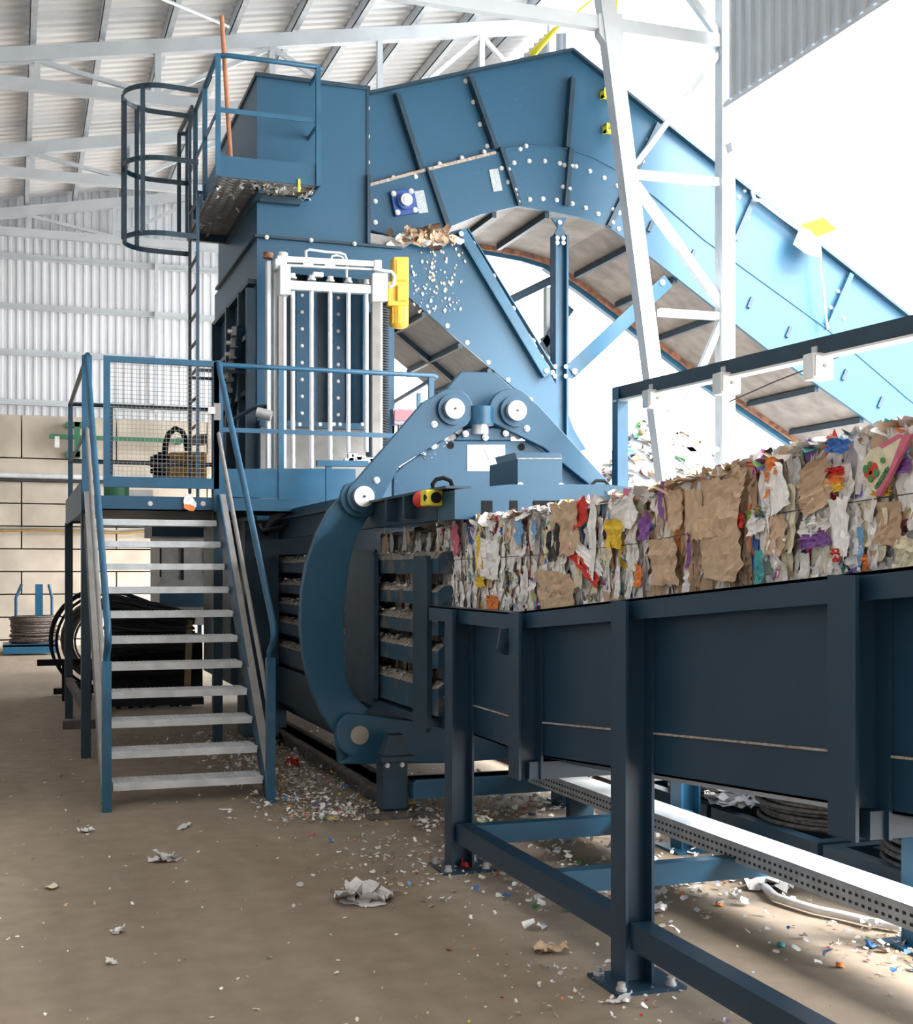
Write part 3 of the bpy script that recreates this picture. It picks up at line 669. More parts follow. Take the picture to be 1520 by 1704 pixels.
# pins
for (px,py,r_,Yp) in ((752,682,.085,YA2),(855,685,.085,YA2),(602,827,.085,YA2)):
    c = PY(px,py,Yp-.0); q = MB(); q.cyl(c-Y_*.03, c+Y_*.02, r_*1.25, 28); q.build('pin_ring','blue',bp,bevel=.004)
    q = MB(); q.cyl(c-Y_*.075, c-Y_*.02, r_*.82, 28); q.cyl(c-Y_*.082, c-Y_*.075, r_*.10, 10, 1); q.build('pin','chrome' if False else ['steel','dark'],bp,bevel=.003)
c = PY(598,1223,YA2-.03); q = MB(); q.cyl(c-Y_*.02,c,.062,24); q.build('pin',[mat('dull_pin',(0.36,0.32,0.26),.45,.3)],bp,bevel=.003)
bolts([PY(723,706,YA2),PY(627,799,YA2),PY(877,713,YA2),PY(722,742,YA2+.03),PY(775,722,YA2+.03),PY(842,721,YA2+.03),PY(808,728,YA2+.04)],(0,-1,0),bp,.017,.015)
q = MB()
for a_,c_ in ((750,741),(868,744)): c = PY(a_,c_,YA2+.06); q.cyl(c-Y_*.004,c,.026,16)
q.build('lifting_hole','black',bp)
# vertical cylinder in the head
c = PY(799,712,YA2+.05); q = MB(); q.cyl((c.x,c.y,PY(799,706,YA2).z),(c.x,c.y,PY(799,676,YA2).z),.098,26); q.build('cylinder_collar','rail',bp,bevel=.004)
q = MB(); q.cyl((c.x,c.y,PY(799,722,YA2).z),(c.x,c.y,PY(799,702,YA2).z),.060,22); q.build('piston_rod','chrome',bp)
# sign
q = MB(); q.prism([PY(778,740,YA2+.055),PY(841,740,YA2+.055),PY(841,784,YA2+.055),PY(778,784,YA2+.055)],(0,.004,0)); sg = q.build('maker_sign','signw',bp,bevel=.001)
q = MB(); Ys = YA2+.053
for a_,b_ in (((790,772),(806,748)),((806,748),(818,772)),((797,764),(814,764)),((784,764),(796,756))): q.beam(PY(*a_,Ys),PY(*b_,Ys),.006,.002,(0,1,0))
for i in range(8):
    x_ = 785+i*3.7; q.prism([PY(x_,776,Ys),PY(x_+2.2,776,Ys),PY(x_+2.2,779,Ys),PY(x_,779,Ys)],(0,.001,0))
q.build('sign_print','signg',sg)
random.seed(77); q = MB()
for _ in range(26):
    u_ = random.random(); p_ = PY(700+u_*52+random.gauss(0,4), 752-u_*42+random.gauss(0,5), YA2+.10); scrap(q,p_,X_,Z_,-Y_,random.uniform(.05,.12),random.uniform(.05,.11),pick(dict(white=6,offw=4,tan=1)),3,3,.01,.05)
for _ in range(6):
    p_ = PY(878+random.gauss(0,5), 706+random.gauss(0,6), YA2+.09); scrap(q,p_,X_,Z_,-Y_,.06,.06,pick(dict(white=6,offw=2)),2,2,.01,.03)
tag(q.build('paper_clump',PL),'white paper shreds wedged behind the left link of the clamp','paper',kind='stuff')
# emergency stop
c = PX(716,829,XC-.001); es = thing('emergency_stop', 'red and yellow emergency stop button on the side of the press top beam', 'button', c)
q = MB(); c2 = PX(727,829,XC-.02); q.box((XC-.10,c2.y-.05,c2.z-.045),(XC,c2.y+.06,c2.z+.045)); q.build('button_housing','yel2',es,bevel=.008)
q = MB(); q.cyl((XC-.06,c2.y+.05,c2.z),(XC-.06,c2.y+.20,c2.z),.022,12); q.sphere((XC-.06,c2.y+.17,c2.z),.050,16,0,(1,.8,1)); q.build('push_button','red',es)
q = MB(); q.cyl((XC-.102,c2.y-.03,c2.z),(XC-.092,c2.y-.03,c2.z),.02,12); q.cyl((XC-.04,c2.y-.058,c2.z),(XC-.04,c2.y-.048,c2.z),.032,14); q.build('key_switch','black',es)
q = MB(); pp = [PY(a_,c_,YF+.5) for a_,c_ in ((722,818),(720,806),(726,798),(738,795),(750,800),(754,812))]; q.tube(pp,.013,8); q.build('cable_loop','black',es)
q = MB(); q.tube([PY(a_,c_,YA2-.1) for a_,c_ in ((984,808),(992,800),(1006,800),(1014,808),(1016,818))],.012,8); tag(q.build('hose_loop','black'),'short black hose loop at the right end of the clamp','hose')
# foot and skid
q = MB(); fy = 8.08; q.box((2.27,fy-.02,.05),(2.44,fy+.14,.36)); q.box((2.25,fy-.05,.36),(2.48,fy+.16,.40)); q.build('foot','dkblue',bp,bevel=.006)
q = MB(); q.prism([(2.28,fy,.40),(2.46,fy,.40),(2.42,fy,.53),(2.32,fy,.53)],(0,.12,0)); q.build('foot_gusset','dkblue',bp)
q = MB(); q.box((2.17,fy-.10,0),(2.56,fy+.22,.035)); q.build('foot_plate','skid',bp); bolts([(2.30,fy-.02,.34),(2.40,fy-.02,.34)],(0,-1,0),bp,.012,.02)
q = MB(); q.box((2.36,8.22,.0),(2.48,13.6,.14)); q.box((2.30,8.22,.12),(2.54,13.6,.14)); q.build('skid_rail','skid',bp)
q = MB(); q.box((2.46,8.0,.12),(3.62,8.12,.25)); q.box((2.46,7.96,.235),(3.62,8.16,.25)); q.build('cross_member','rail',bp)
q = MB(); q.box((3.50,8.0,.0),(3.80,8.25,.03)); q.box((3.52,8.02,.03),(3.56,8.22,.30)); q.box((3.56,8.10,.03),(3.76,8.14,.26)); q.build('foot','rail',bp)
q = MB(); q.box((3.95,8.0,.02),(4.07,13.6,.14)); q.build('skid_rail','skid',bp)
# body under the platform; side block added as dark mass hiding bright floor
q = MB(); q.box((1.98,11.6,.10),(2.29,12.0,2.05)); q.box((1.92,12.0,.55),(2.29,13.8,2.05)); q.build('side_filler_block','dkblue',bp)
q = MB(); q.box((2.38,12.3,.30),(4.0,15.5,2.1)); q.build('press_body','dkblue',bp)
q = MB(); q.box((2.34,9.0,zt1),(2.42,12.3,2.15)); q.box((2.40,9.0,1.95),(4.0,9.05,2.12)); q.build('deck_support','dkblue',bp)
for px in (452,): 
    y=PX(px,1100,XC).y; q=MB(); q.box((XC-.02,y-.1,.02),(XC+.12,y+.05,.5)); q.build('foot','dkblue',bp)
# hose bundle under the deck
q = MB(); q.tube([PY(a_,c_,11.3) for a_,c_ in ((440,890),(452,866),(480,850),(505,846),(530,838),(560,840))],.03,8); q.tube([PY(a_,c_,11.25) for a_,c_ in ((430,872),(436,884),(470,878),(500,856),(540,850))],.022,8)
tag(q.build('hydraulic_hoses','black'),'dusty black hydraulic hoses under the platform edge','hose')

# ================================================================ FEED HOPPER TOWER
YT = 12.6; xa = PY(428,400,YT).x; xb = PY(612,400,YT).x; zT = PY(430,125,YT).z; zS = PY(430,394,YT).z; YTB = 15.1
tw = thing('hopper_tower', 'tall dark blue feed hopper tower above the press, left of the inclined conveyor', 'hopper', (xa,YT,2.1))
q = MB()
q.box((xa,YT,zS),(xa+.02,YTB,zT)); q.box((xa+.02,YT,zS),(xb,YT+.02,zT)); q.box((xb-.02,YT+.1,zS),(xb,YTB,zT)); q.box((xa,YTB-.02,zS),(xb,YTB,zT))
q.build('upper_casing','blue',tw)
q = MB(); q.box((xa-.02,YT-.03,zT-.02),(xb+.02,YT+.02,zT+.02)); q.box((xa-.02,YT,zT-.02),(xa+.02,YTB,zT+.02)); q.build('top_lip','dkblue',tw)
q = MB(); q.box((xa-.03,YT-.05,zS-.012),(xb+.35,YT,zS+.012)); q.box((xa-.04,YT,zS-.012),(xa,YTB,zS+.012)); q.build('joint_flange','dkblue',tw)
bolts([PY(x_,y_-2,YT-.05) for x_,y_ in ((444,397),(518,402),(590,408))],(0,-1,0),tw,.016,.03)
q = MB(); q.prism([PY(612,290,YT-.06),PY(617,290,YT-.06),PY(617,404,YT-.06),PY(612,404,YT-.06)],(0,.12,0)); q.prism([PY(610,147,YT-.01),PY(614,147,YT-.01),PY(614,300,YT-.01),PY(610,300,YT-.01)],(0,.06,0)); q.build('edge_flange','dkblue',tw)
# lower casing
q = MB(); q.box((xa,YT,2.1),(xa+.02,YTB+.3,zS-.01)); q.box((xa+.02,YT,2.1),(xa+.16,YT+.02,PY(480,455,YT).z)); q.box((xb-.05,YT,2.1),(xb+.28,YT+.02,PY(480,455,YT).z)); q.box((xb,YT,PY(480,455,YT).z),(xb+.28,YT+.02,zS-.01))
q.box((xa+.02,YT,PY(480,455,YT).z),(xb,YT+.02,zS-.01)); q.box((xb+.26,YT,2.1),(xb+.28,YTB,3.2)); q.build('lower_casing','blue',tw)
# recessed front with bolted columns
Yr = YT+.35; q = MB(); q.box((xa,Yr,2.1),(xb,Yr+.02,zS)); q.build('recessed_panel','dkblue',tw)
for px in (503, 563):
    c = PY(px,700,Yr-.12); q = MB(); q.box((c.x-.06,Yr-.12,2.75),(c.x+.06,Yr,PY(px,485,Yr-.12).z)); q.box((c.x+.06,Yr-.08,2.7),(c.x+.16,Yr,zS)); q.build('guide_column','blue',tw)
    bolts([Vector((c.x-.0, Yr-.121, 2.85+.17*i)) for i in range(10)],(0,-1,0),tw,.013)
q = MB(); c = PY(594,560,Yr); q.cyl((c.x,Yr-.1,2.9),(c.x,Yr-.1,4.4),.13,20); q.build('guide_column','rail',tw)
q = MB(); q.box((xa+.02,YT-.08,2.22),(xb,YT+.3,PY(500,712,YT).z)); q.build('base_panel','cab',tw)
q = MB(); z_ = PY(500,712,YT).z; q.box((xa,YT-.14,z_-.01),(xb+.02,YT+.1,z_+.05)); q.build('base_rail','blue',tw)
bolts([PY(x_,706,YT-.14) for x_ in (499,533,556,566,603)],(0,-1,0),tw,.014)
# side ribs on the left
for y_ in (12.62,13.1,13.9,14.9):
    q = MB(); q.box((xa-.10,y_,2.3),(xa,y_+.07,zS-.45 if y_ > 12.7 else zS-.5)); q.build('side_rib','dkblue',tw)
for z_ in (3.35,3.9,4.42): q = MB(); q.box((xa-.08,12.65,z_),(xa,YTB,z_+.05)); q.build('side_rail','dkblue',tw)
# valve strip with fittings on a slanting bracket
vb = thing('valve_block', 'slanting strip of silver hydraulic fittings on the left side of the tower', 'valve block', PX(390,600,xa-.15))
q = MB(); q.beam(PX(400,545,xa-.14),PX(384,680,xa-.14),.05,.06,(1,0,0)); q.build('bracket','dkblue',vb)
q = MB()
for i in range(7): 
    c = PX(391-i*2.0,552+i*19,xa-.18); q.box(c-Vector((.03,.05,.045)),c+Vector((.03,.05,.045)),0); q.cyl(c+Vector((-.03,0,0)),c+Vector((-.07,0,0)),.022,8,1)
q.build('fitting',['cab','steel'],vb)
# lower arm with roller at the post
q = MB(); q.tube([PY(385,700,12.3),PY(424,678,12.2),PY(444,676,12.1)],.02,8); q.cyl(PY(428,686,12.05),PY(452,692,12.0),.05,12,1); tag(q.build('limit_arm',['dkblue','steel']),'dark arm with a silver roller beside the left white frame post','arm')

# ================================================================ WIRE TYING UNIT
YN = 12.05
wt = thing('wire_tying_unit', 'white and steel wire tying frame with five upright rods, in front of the tower', 'tying machine', PY(540,780,YN))
def strip(x0,x1,y0,y1,Y,th,nm,m,parent=wt,bev=0):
    q = MB(); q.prism([PY(x0,y0,Y),PY(x1,y0,Y),PY(x1,y1,Y),PY(x0,y1,Y)],(0,th,0)); return q.build(nm,m,parent,bevel=bev)
strip(445,451,434,779,YN,.10,'frame_post','white'); strip(456,463,434,779,YN+.02,.10,'frame_post','white')
strip(451,456,440,779,YN+.10,.02,'frame_web','galv')
strip(464,471,480,779,YN-.05,.06,'rack_rail','cab'); strip(472,477,480,779,YN-.02,.08,'frame_post','chrome')
strip(620,634,500,760,YN-.05,.06,'rack_rail','cab'); strip(634,637,500,760,YN-.04,.08,'frame_post','steel'); strip(611,618,520,760,YN+.12,.05,'frame_post','dkblue')
zr0, zr1 = PY(640,500,YN).z, PY(640,758,YN).z
q = MB(); c = PY(641,600,YN-.02); n_ = 60
for i in range(n_): z_ = zr1 + (zr0-zr1)*(i+.5)/n_; q.beam((c.x-.035,YN-.02,z_+.008),(c.x+.035,YN-.02,z_-.008),.03,.010)
q.box((c.x-.012,YN-.01,zr1),(c.x+.012,YN+.02,zr0)); q.build('drive_chain','dark',wt)
# blocks and crossbars
for (x0,x1,y0,y1) in ((466,484,440,490),(620,646,454,501)):
    strip(x0,x1,y0,y1,YN-.12,.20,'guide_block','white',bev=.008)
strip(623,636,432,456,YN-.06,.12,'guide_block','white',bev=.01)
strip(458,478,430,448,YN-.06,.12,'guide_block','white',bev=.01)
q = MB(); q.beam(PY(482,475,YN-.06),PY(622,483,YN-.06),.07,.085); q.build('crossbar','white',wt,bevel=.004)
q = MB(); q.beam(PY(460,432,YN),PY(624,441,YN),.10,.055); q.beam(PY(460,441,YN-.03),PY(624,449,YN-.03),.05,.02); q.build('top_bar','galv',wt,bevel=.004)
bolts([PY(x_,y_,YN-.04) for x_,y_ in ((487,464),(519,467),(550,469),(580,471),(611,474))],(0,0,1),wt,.03,.05)
for px in (487.5,518.5,549.5,580,610):
    q = MB(); a_ = PY(px,485 if px < 600 else 488,YN-.06); k_ = {487.5:779,518.5:779,549.5:765,580:752,610:752}[px]; e_ = PY(px-1,k_,YN-.06)
    q.cyl(a_,(a_.x,a_.y,e_.z),.022,14); q.build('needle_rod','chrome',wt)
for px in (470, 446):
    q = MB(); q.cyl(PY(px,430,YN),PY(px+1,421,YN),.05,12); q.build('end_cap','rust' if px == 446 else 'galv',wt)
q = MB(); q.tube([PY(a_,c_,YN) for a_,c_ in ((510,436),(509,418),(515,415),(540,419),(566,421),(574,424),(577,432),(577,470))],.014,8); q.tube([PY(a_,c_,YN-.01) for a_,c_ in ((550,434),(553,426),(560,425),(570,428),(573,436))],.012,8); q.build('grease_pipe','white',wt)
q = MB(); q.tube([PY(a_,c_,YN-.1) for a_,c_ in ((622,447),(640,451),(652,452),(657,460),(655,475),(648,478))],.018,8); q.build('cable_pipe','white',wt)
for px,py in ((512,440),(529,457),(548,440)): q = MB(); c = PY(px,py,YN-.02); q.box(c-Vector((.05,.03,.025)),c+Vector((.05,.03,.02))); q.build('sensor_block','galv',wt,bevel=.006)
q = MB(); 
for i in range(14): random.seed(i); c = PY(random.uniform(570,628),random.uniform(757,768),YN-.05); q.box(c-Vector((.03,.03,.02)),c+Vector((.03,.03,.02)))
q.build('bottom_guides','white',wt,bevel=.006)
# gear motor
gm = thing('gear_motor', 'yellow gear motor hanging at the right top corner of the tying frame', 'motor', PY(665,480,YN))
strip(656,681,427,470,YN-.05,.16,'gearbox','yellow',gm,.012); strip(646,681,468,508,YN-.09,.22,'gearbox_flange','yellow',gm,.012)
strip(660,678,432,466,YN-.06,.02,'cover_plate','yellow',gm,.004)
strip(662,680,474,500,YN-.13,.06,'terminal_box','yellow',gm,.008)
q = MB(); a_ = PY(664,507,YN+.02); e_ = PY(664,540,YN+.02); q.cyl(a_,(a_.x,a_.y,e_.z),.095,24); q.sphere((a_.x,a_.y,e_.z),.095,20,0,(1,1,.45)); q.build('motor_body','yellow',gm)
q = MB(); 
for i in range(10): an = i*2*math.pi/10; q.box((a_.x+.095*math.cos(an)-.004,a_.y+.095*math.sin(an)-.004,e_.z),(a_.x+.095*math.cos(an)+.004,a_.y+.095*math.sin(an)+.004,a_.z))
q.build('cooling_fin','yellow',gm)

# ================================================================ CHUTE BELOW THE CONVEYOR
YCH = 12.95; YCF = 14.85
ch = thing('return_chute', 'blue sloping chute below the conveyor, running from the tower down to the right', 'chute', PY(930,760,YCH))
plate_pts = [(612,408),(660,412),(742,388),(768,381),(916,622),(926,640),(926,708),(884,676),(818,615),(681,497),(612,437)]
q = MB(); q.prism([PY(a_,c_,YCH) for a_,c_ in plate_pts],(0,.02,0)); q.build('side_plate','blue',ch)
q = MB(); q.prism([Vector((p.x,YCF,p.z)) for p in [PY(a_,c_,YCH) for a_,c_ in plate_pts]],(0,.02,0)); q.build('side_plate','blue',ch)
lo = [PY(a_,c_,YCH) for a_,c_ in ((560,392),(681,497),(818,615),(926,708))]
q = MB()
for a_, c_ in zip(lo, lo[1:]): q.prism([a_,c_,Vector((c_.x,YCF,c_.z)),Vector((a_.x,YCF,a_.z))],(0,0,.012))
q.build('chute_floor','cab',ch)
q = MB(); ym = (YCH+YCF)/2+.1
for a_, c_ in zip(lo, lo[1:]): q.beam((a_.x,ym,a_.z-.03),(c_.x,ym,c_.z-.03),.10,.06)
q.build('floor_rib','dkblue',ch)
for t_ in (.18,.62,.98):
    p = lo[1].lerp(lo[2], t_); q = MB(); q.beam((p.x,YCH,p.z-.03),(p.x,YCF,p.z-.03),.05,.05); q.build('cross_rib','dkblue',ch)
q = MB(); q.beam(PY(768,383,YCH-.07),PY(912,624,YCH-.07),.11,.015,(0,1,0)); q.beam(PY(777,381,YCH-.04),PY(921,614,YCH-.04),.012,.08,(0,1,0)); q.beam(PY(762,386,YCH-.04),PY(905,628,YCH-.04),.012,.08,(0,1,0)); q.build('channel_beam','rail',ch)
bolts([PY(768,389,YCH-.085),PY(910,617,YCH-.085)]+along(PY(788,405,YCH-.06),PY(920,620,YCH-.06),5),(0,-1,0),ch,.02)
bolts([PY(x_,y_-3,YCH) for x_,y_ in ((745,545),(778,573),(813,606),(846,635),(884,668))],(0,-1,0),ch,.018)
# paper stuck at the joint and on the plate
random.seed(5); q = MB()
for _ in range(90):
    t_ = random.random(); px = 690+random.gauss(20,22); py = 400+random.gauss(-4,7); c = PY(px,py,YCH-.05); scrap(q,c,X_,Z_,-Y_,random.uniform(.04,.12),random.uniform(.03,.10),pick(dict(tan=6,kraft=8,offw=2,grey=2,green=.3,brown=4)),2,3,.01+random.random()*.08,.06)
tag(q.build('paper_clump',PL),'clump of brown and white paper caught where tower, chute and conveyor meet','paper',kind='stuff')
q = MB()
for _ in range(120):
    px = 712+random.gauss(0,22)+random.random()*20; py = 400+random.random()**.8*120; c = PY(px,py,YCH-.004); s_ = random.uniform(.008,.034); scrap(q,c,X_,Z_,-Y_,s_,s_*1.2,pick(dict(offw=4,grey=4,cream=3,tan=3)),2,2,.002,.01)
tag(q.build('stuck_flakes',PL),'pale paper flakes stuck on the blue chute plate','paper',kind='stuff')
q = MB(); q.prism([PY(617,404,YT+.3),PY(672,412,YT+.3),PY(706,392,YT+.3),PY(700,388,YT+.3),PY(660,395,YT+.3),PY(617,388,YT+.3)],(0,.4,0)); q.build('scraper_lip','cab',ch)

# ================================================================ INCLINED CONVEYOR
YV = 13.3; YVF = YV + 1.85
cv = thing('inclined_conveyor', 'huge blue inclined belt conveyor rising from the right over the press to the tower', 'conveyor', PY(930,700,YV))
top = [(612,157),(950,85),(1520,535),(1690,669)]
seam = [(612,309),(700,285),(825,254),(841,248),(878,243),(912,244),(947,248),(988,262),(1029,284),(1090,327),(1172,398),(1377,547),(1512,663),(1690,800)]
low = [(617,382),(666,396),(743,380),(800,357),(862,343),(919,352),(968,362),(1011,376),(1049,403),(1079,424),(1287,588),(1463,712),(1690,880)]
q = MB(); q.prism([PY(a_,c_,YV) for a_,c_ in top+seam[::-1]],(0,.02,0)); q.build('upper_side_plate','blue',cv)
q = MB(); q.prism([PY(a_,c_,YV-.04) for a_,c_ in seam+low[::-1]],(0,.05,0)); q.build('lower_side_plate','blue',cv)
q = MB(); q.prism([Vector((p.x,YVF,p.z)) for p in [PY(a_,c_,YV) for a_,c_ in top+low[::-1]]],(0,.03,0)); q.build('far_side_plate','blue',cv)
q = MB(); T3 = [PY(a_,c_,YV) for a_,c_ in top]
for a_, c_ in zip(T3, T3[1:]): q.beam(a_+Y_*-.03,c_+Y_*-.03,.09,.03)
q.build('top_edge_flange','dkblue',cv)
q = MB()
for a_, c_ in zip(T3, T3[1:]): q.prism([a_+Y_*.02,c_+Y_*.02,Vector((c_.x,YVF,c_.z)),Vector((a_.x,YVF,a_.z))],(0,0,-.01))
q.build('top_cover','blue',cv)
L3 = [PY(a_,c_,YV) for a_,c_ in low]
q = MB()
for a_, c_ in zip(L3[2:], L3[3:]): q.prism([a_,c_,Vector((c_.x,YVF,c_.z)),Vector((a_.x,YVF,a_.z))],(0,0,.012))
q.build('belt_pan','pan',cv)
q = MB()
for a_, c_ in zip(L3[3:], L3[4:]):
    o_ = Vector((0,YVF-YV-.02,-.02)); q.beam(a_+o_,c_+o_,.10,.14)
q.build('far_bottom_rail','rail',cv)
q = MB()
for a_, c_ in zip(L3[3:], L3[4:]):
    o_ = Vector((0,YVF-YV-.16,-.03)); q.beam(a_+o_,c_+o_,.07,.05)
q.build('rusty_strip','rust',cv)
q = MB(); S3 = [PY(a_,c_,YV-.045) for a_,c_ in seam[3:]]
for a_, c_ in zip(S3, S3[1:]): q.beam(a_,c_,.012,.012)
q.build('seam_lip','rail',cv)
q = MB(); 
for a_, c_ in zip([PY(x_,y_,YV-.05) for x_,y_ in seam[:3]], [PY(x_,y_,YV-.05) for x_,y_ in seam[1:3]]): q.beam(a_,c_,.03,.03)
q.build('dust_layer','dust',cv,kind='stuff')
for (x_,y_) in ((824,351),(912,352),(1052,405),(1125,460),(1202,521),(1287,588),(1361,642),(1436,694)):
    p = PY(x_,y_,YV); q = MB(); q.beam((p.x,YV+.02,p.z-.035),(p.x,YVF-.3,p.z-.035),.05,.07); q.build('pan_rib','dkblue',cv)
def st(x0,y0,x1,y1,wd=.05,dp=.10,Y=YV-.05,m='dkblue'):
    q = MB(); a_, c_ = PY(x0,y0,Y), PY(x1,y1,Y); q.beam(a_,c_,.02,dp,(0,1,0)); q.beam(a_+X_*.03-Y_*.0,c_+X_*.03,.06,.012,(0,1,0)); return q.build('stiffener',m,cv)
for s_ in ((658,156,698,282),(709,280,743,380),(780,128,822,246),(831,246,862,342),(950,129,941,245),(947,246,939,342)): st(*s_)
for s_ in ((1094,205,1037,321),(1037,321,1011,376)): st(*s_,dp=.06)
st(1415,455,1375,547,dp=.04,m='rail'); st(1255,325,1222,400,dp=.02)
bp_ = []
bp_ += [PY(x_,y_,YV-.0) for x_,y_ in ((663,162),(675,198),(687,236),(699,272),(612,180),(612,227),(612,270))]
bp_ += [PY(x_,y_,YV) for x_,y_ in ((775,135),(786,134),(788,170),(797,169),(799,207),(808,205),(811,243),(820,241),(952,136),(949,170),(947,206),(944,241),(1266,258) if False else (1103,207),(1079,233),(1070,268))]
bp_ += [PY(x_,y_,YV-.04) for x_,y_ in ((856,271),(881,268),(907,268),(932,272),(940,275),(952,276),(959,277),(982,285),(1006,296),(1028,309),(882,332),(904,331),(927,333),(953,339),(975,346),(996,356),(937,311),(948,314),(1021,349),(1031,354),(1020,370),(1030,381),
    (835,280),(847,282),(846,303),(858,316),(859,325),(863,336),(625,335),(625,370),(655,296),(692,294),(732,273),(769,263),(806,253),(648,410) if False else (866,248),(876,243))]
bp_ += [PY(x_,y_,YV-.0) for x_,y_ in ((1230,328),(1245,363),(1230,391),(1267,300) if False else (1240,317),(1405,530),(1383,512),(1395,485),(1410,465),(1401,490),(1459,705) if False else (1420,640))]
bolts(bp_,(0,-1,0),cv,.019,.018)
# slots
for x_,y_ in ((1083,376),(1153,424),(1249,503),(1313,552),(1406,623),(1466,669)):
    q = MB(); q.beam(PY(x_-3,y_+9,YV-.055),PY(x_+4,y_-8,YV-.055),.045,.02,(0,1,0)); q.build('hook_slot','dkblue',cv)
# yellow lifting lugs
for x_,y_ in ((1008,156),(1012,214)):
    q = MB(); a_ = PY(x_-6,y_,YV-.05); q.box((a_.x,YV-.12,a_.z-.045),(a_.x+.02,YV,a_.z+.045)); q.box((a_.x,YV-.10,a_.z-.045),(a_.x+.13,YV-.02,a_.z-.02)); q.box((a_.x,YV-.10,a_.z+.03),(a_.x+.10,YV-.02,a_.z+.045)); q.build('lifting_lug','yel2',cv)
# flange bearing
c = PY(671,338,YV-.045); q = MB(); ax = Vector((.97,0,.22)).normalized(); az = Vector((-.22,0,.97)).normalized()
q.prism([c-ax*.13-az*.13,c+ax*.13-az*.13,c+ax*.13+az*.13,c-ax*.13+az*.13],(0,-.05,0)); q.cyl(c-Y_*.05,c-Y_*.10,.09,20); br = q.build('bearing_housing',mat('bearing_blue',(0.03,0.09,0.32),.35),cv,bevel=.006)
q = MB(); q.cyl(c-Y_*.10,c-Y_*.15,.065,20); q.cyl(c-Y_*.15,c-Y_*.16,.04,16); q.build('shaft_end','steel',br)
bolts([c+ax*i*.10+az*j*.10-Y_*.05 for i in (-1,1) for j in (-1,1)],(0,-1,0),cv,.022,.02)
for (x_,y_,w_,h_) in ((701,336,.11,.24),(825,300,.11,.24)):
    c = PY(x_,y_,YV-.045); q = MB(); q.prism([c-ax*w_/2-az*h_/2,c+ax*w_/2-az*h_/2,c+ax*w_/2+az*h_/2,c-ax*w_/2+az*h_/2],(0,-.008,0)); q.build('label_plate','plate',cv)
# conduit on the top edge
q = MB(); q.tube([PY(a_,c_,YV-.10) for a_,c_ in ((1252,318),(1256,332),(1266,334),(1300,360),(1338,388))],.022,8); q.build('conduit','white',cv)
# supports
sp_ = thing('conveyor_support', 'blue bolted column and struts carrying the inclined conveyor', 'support frame', (PY(933,700,13.15).x,13.15,0))
c = PY(933,600,13.15); q = MB(); q.box((c.x-.085,13.08,0),(c.x-.06,13.24,PY(0,392,13.15).z if False else PY(933,392,13.15).z)); q.box((c.x+.045,13.08,0),(c.x+.07,13.24,PY(933,392,13.15).z)); q.box((c.x-.06,13.15,0),(c.x+.045,13.17,PY(933,392,13.15).z)); q.build('column','rail',sp_)
q = MB(); q.prism([PY(918,362,13.12),PY(944,362,13.12),PY(935,378,13.12),PY(943,392,13.12),PY(940,405,13.12),PY(924,405,13.12),PY(922,392,13.12),PY(929,378,13.12)],(0,.03,0)); q.build('head_bracket','rail',sp_)
bolts([PY(x_,y_,13.08) for x_,y_ in ((928,396),(938,396),(928,404),(938,404),(924,610),(924,626),(942,610),(942,626),(932,370))],(0,-1,0),sp_,.018)
q = MB(); q.beam(PY(950,618,13.1),PY(1112,467,13.1),.03,.16,(1,0,1)); q.prism([PY(944,606,13.1),PY(962,606,13.1),PY(965,620,13.1),PY(955,630,13.1),PY(944,628,13.1)],(0,.03,0)); q.build('strut','rail',sp_)
bolts([PY(957,618,13.08),PY(1103,470,13.08)],(0,-1,0),sp_,.025)
Yf = YVF-.1
q = MB(); c = PY(917,540,Yf); q.box((c.x-.06,Yf,0),(c.x+.06,Yf+.1,PY(917,478,Yf).z)); q.build('column','truss',sp_)
for (a1,b1,a2,b2) in ((848,500,922,464),(895,588,950,512),(905,560,922,590)): q = MB(); q.beam(PY(a1,b1,Yf-.05),PY(a2,b2,Yf-.05),.05,.10); q.build('strut','dkblue',sp_)
q = MB(); q.prism([PY(946,688,13.2),PY(956,715,13.2),PY(976,748,13.2),PY(946,758,13.2)],(0,.5,0)); q.build('gusset','rail',sp_)
# yellow lamp with film and cable
wl = thing('work_lamp', 'yellow tilted plate with pale film-wrapped lamp on the conveyor edge, under open sky', 'lamp', PY(1355,390,YV-.15))
q = MB(); q.prism([PY(1331,375,YV-.16),PY(1369,362,YV-.16),PY(1392,382,YV-.16),PY(1361,395,YV-.16)],(0,-.02,0)); q.build('yellow_plate','platey',wl)
q = MB(); q.prism([PY(1335,378,YV-.2),PY(1347,382,YV-.22),PY(1357,392,YV-.2),PY(1366,398,YV-.2),PY(1364,427,YV-.22),PY(1344,420,YV-.25),PY(1324,405,YV-.2)],(0,.05,0)); q.build('film_wrap','film',wl)
q = MB(); q.tube([PY(a_,c_,YV-.14) for a_,c_ in ((1362,395),(1366,420),(1366,450),(1371,480),(1374,520),(1378,548))],.016,6); q.build('lamp_cable','white',wl)

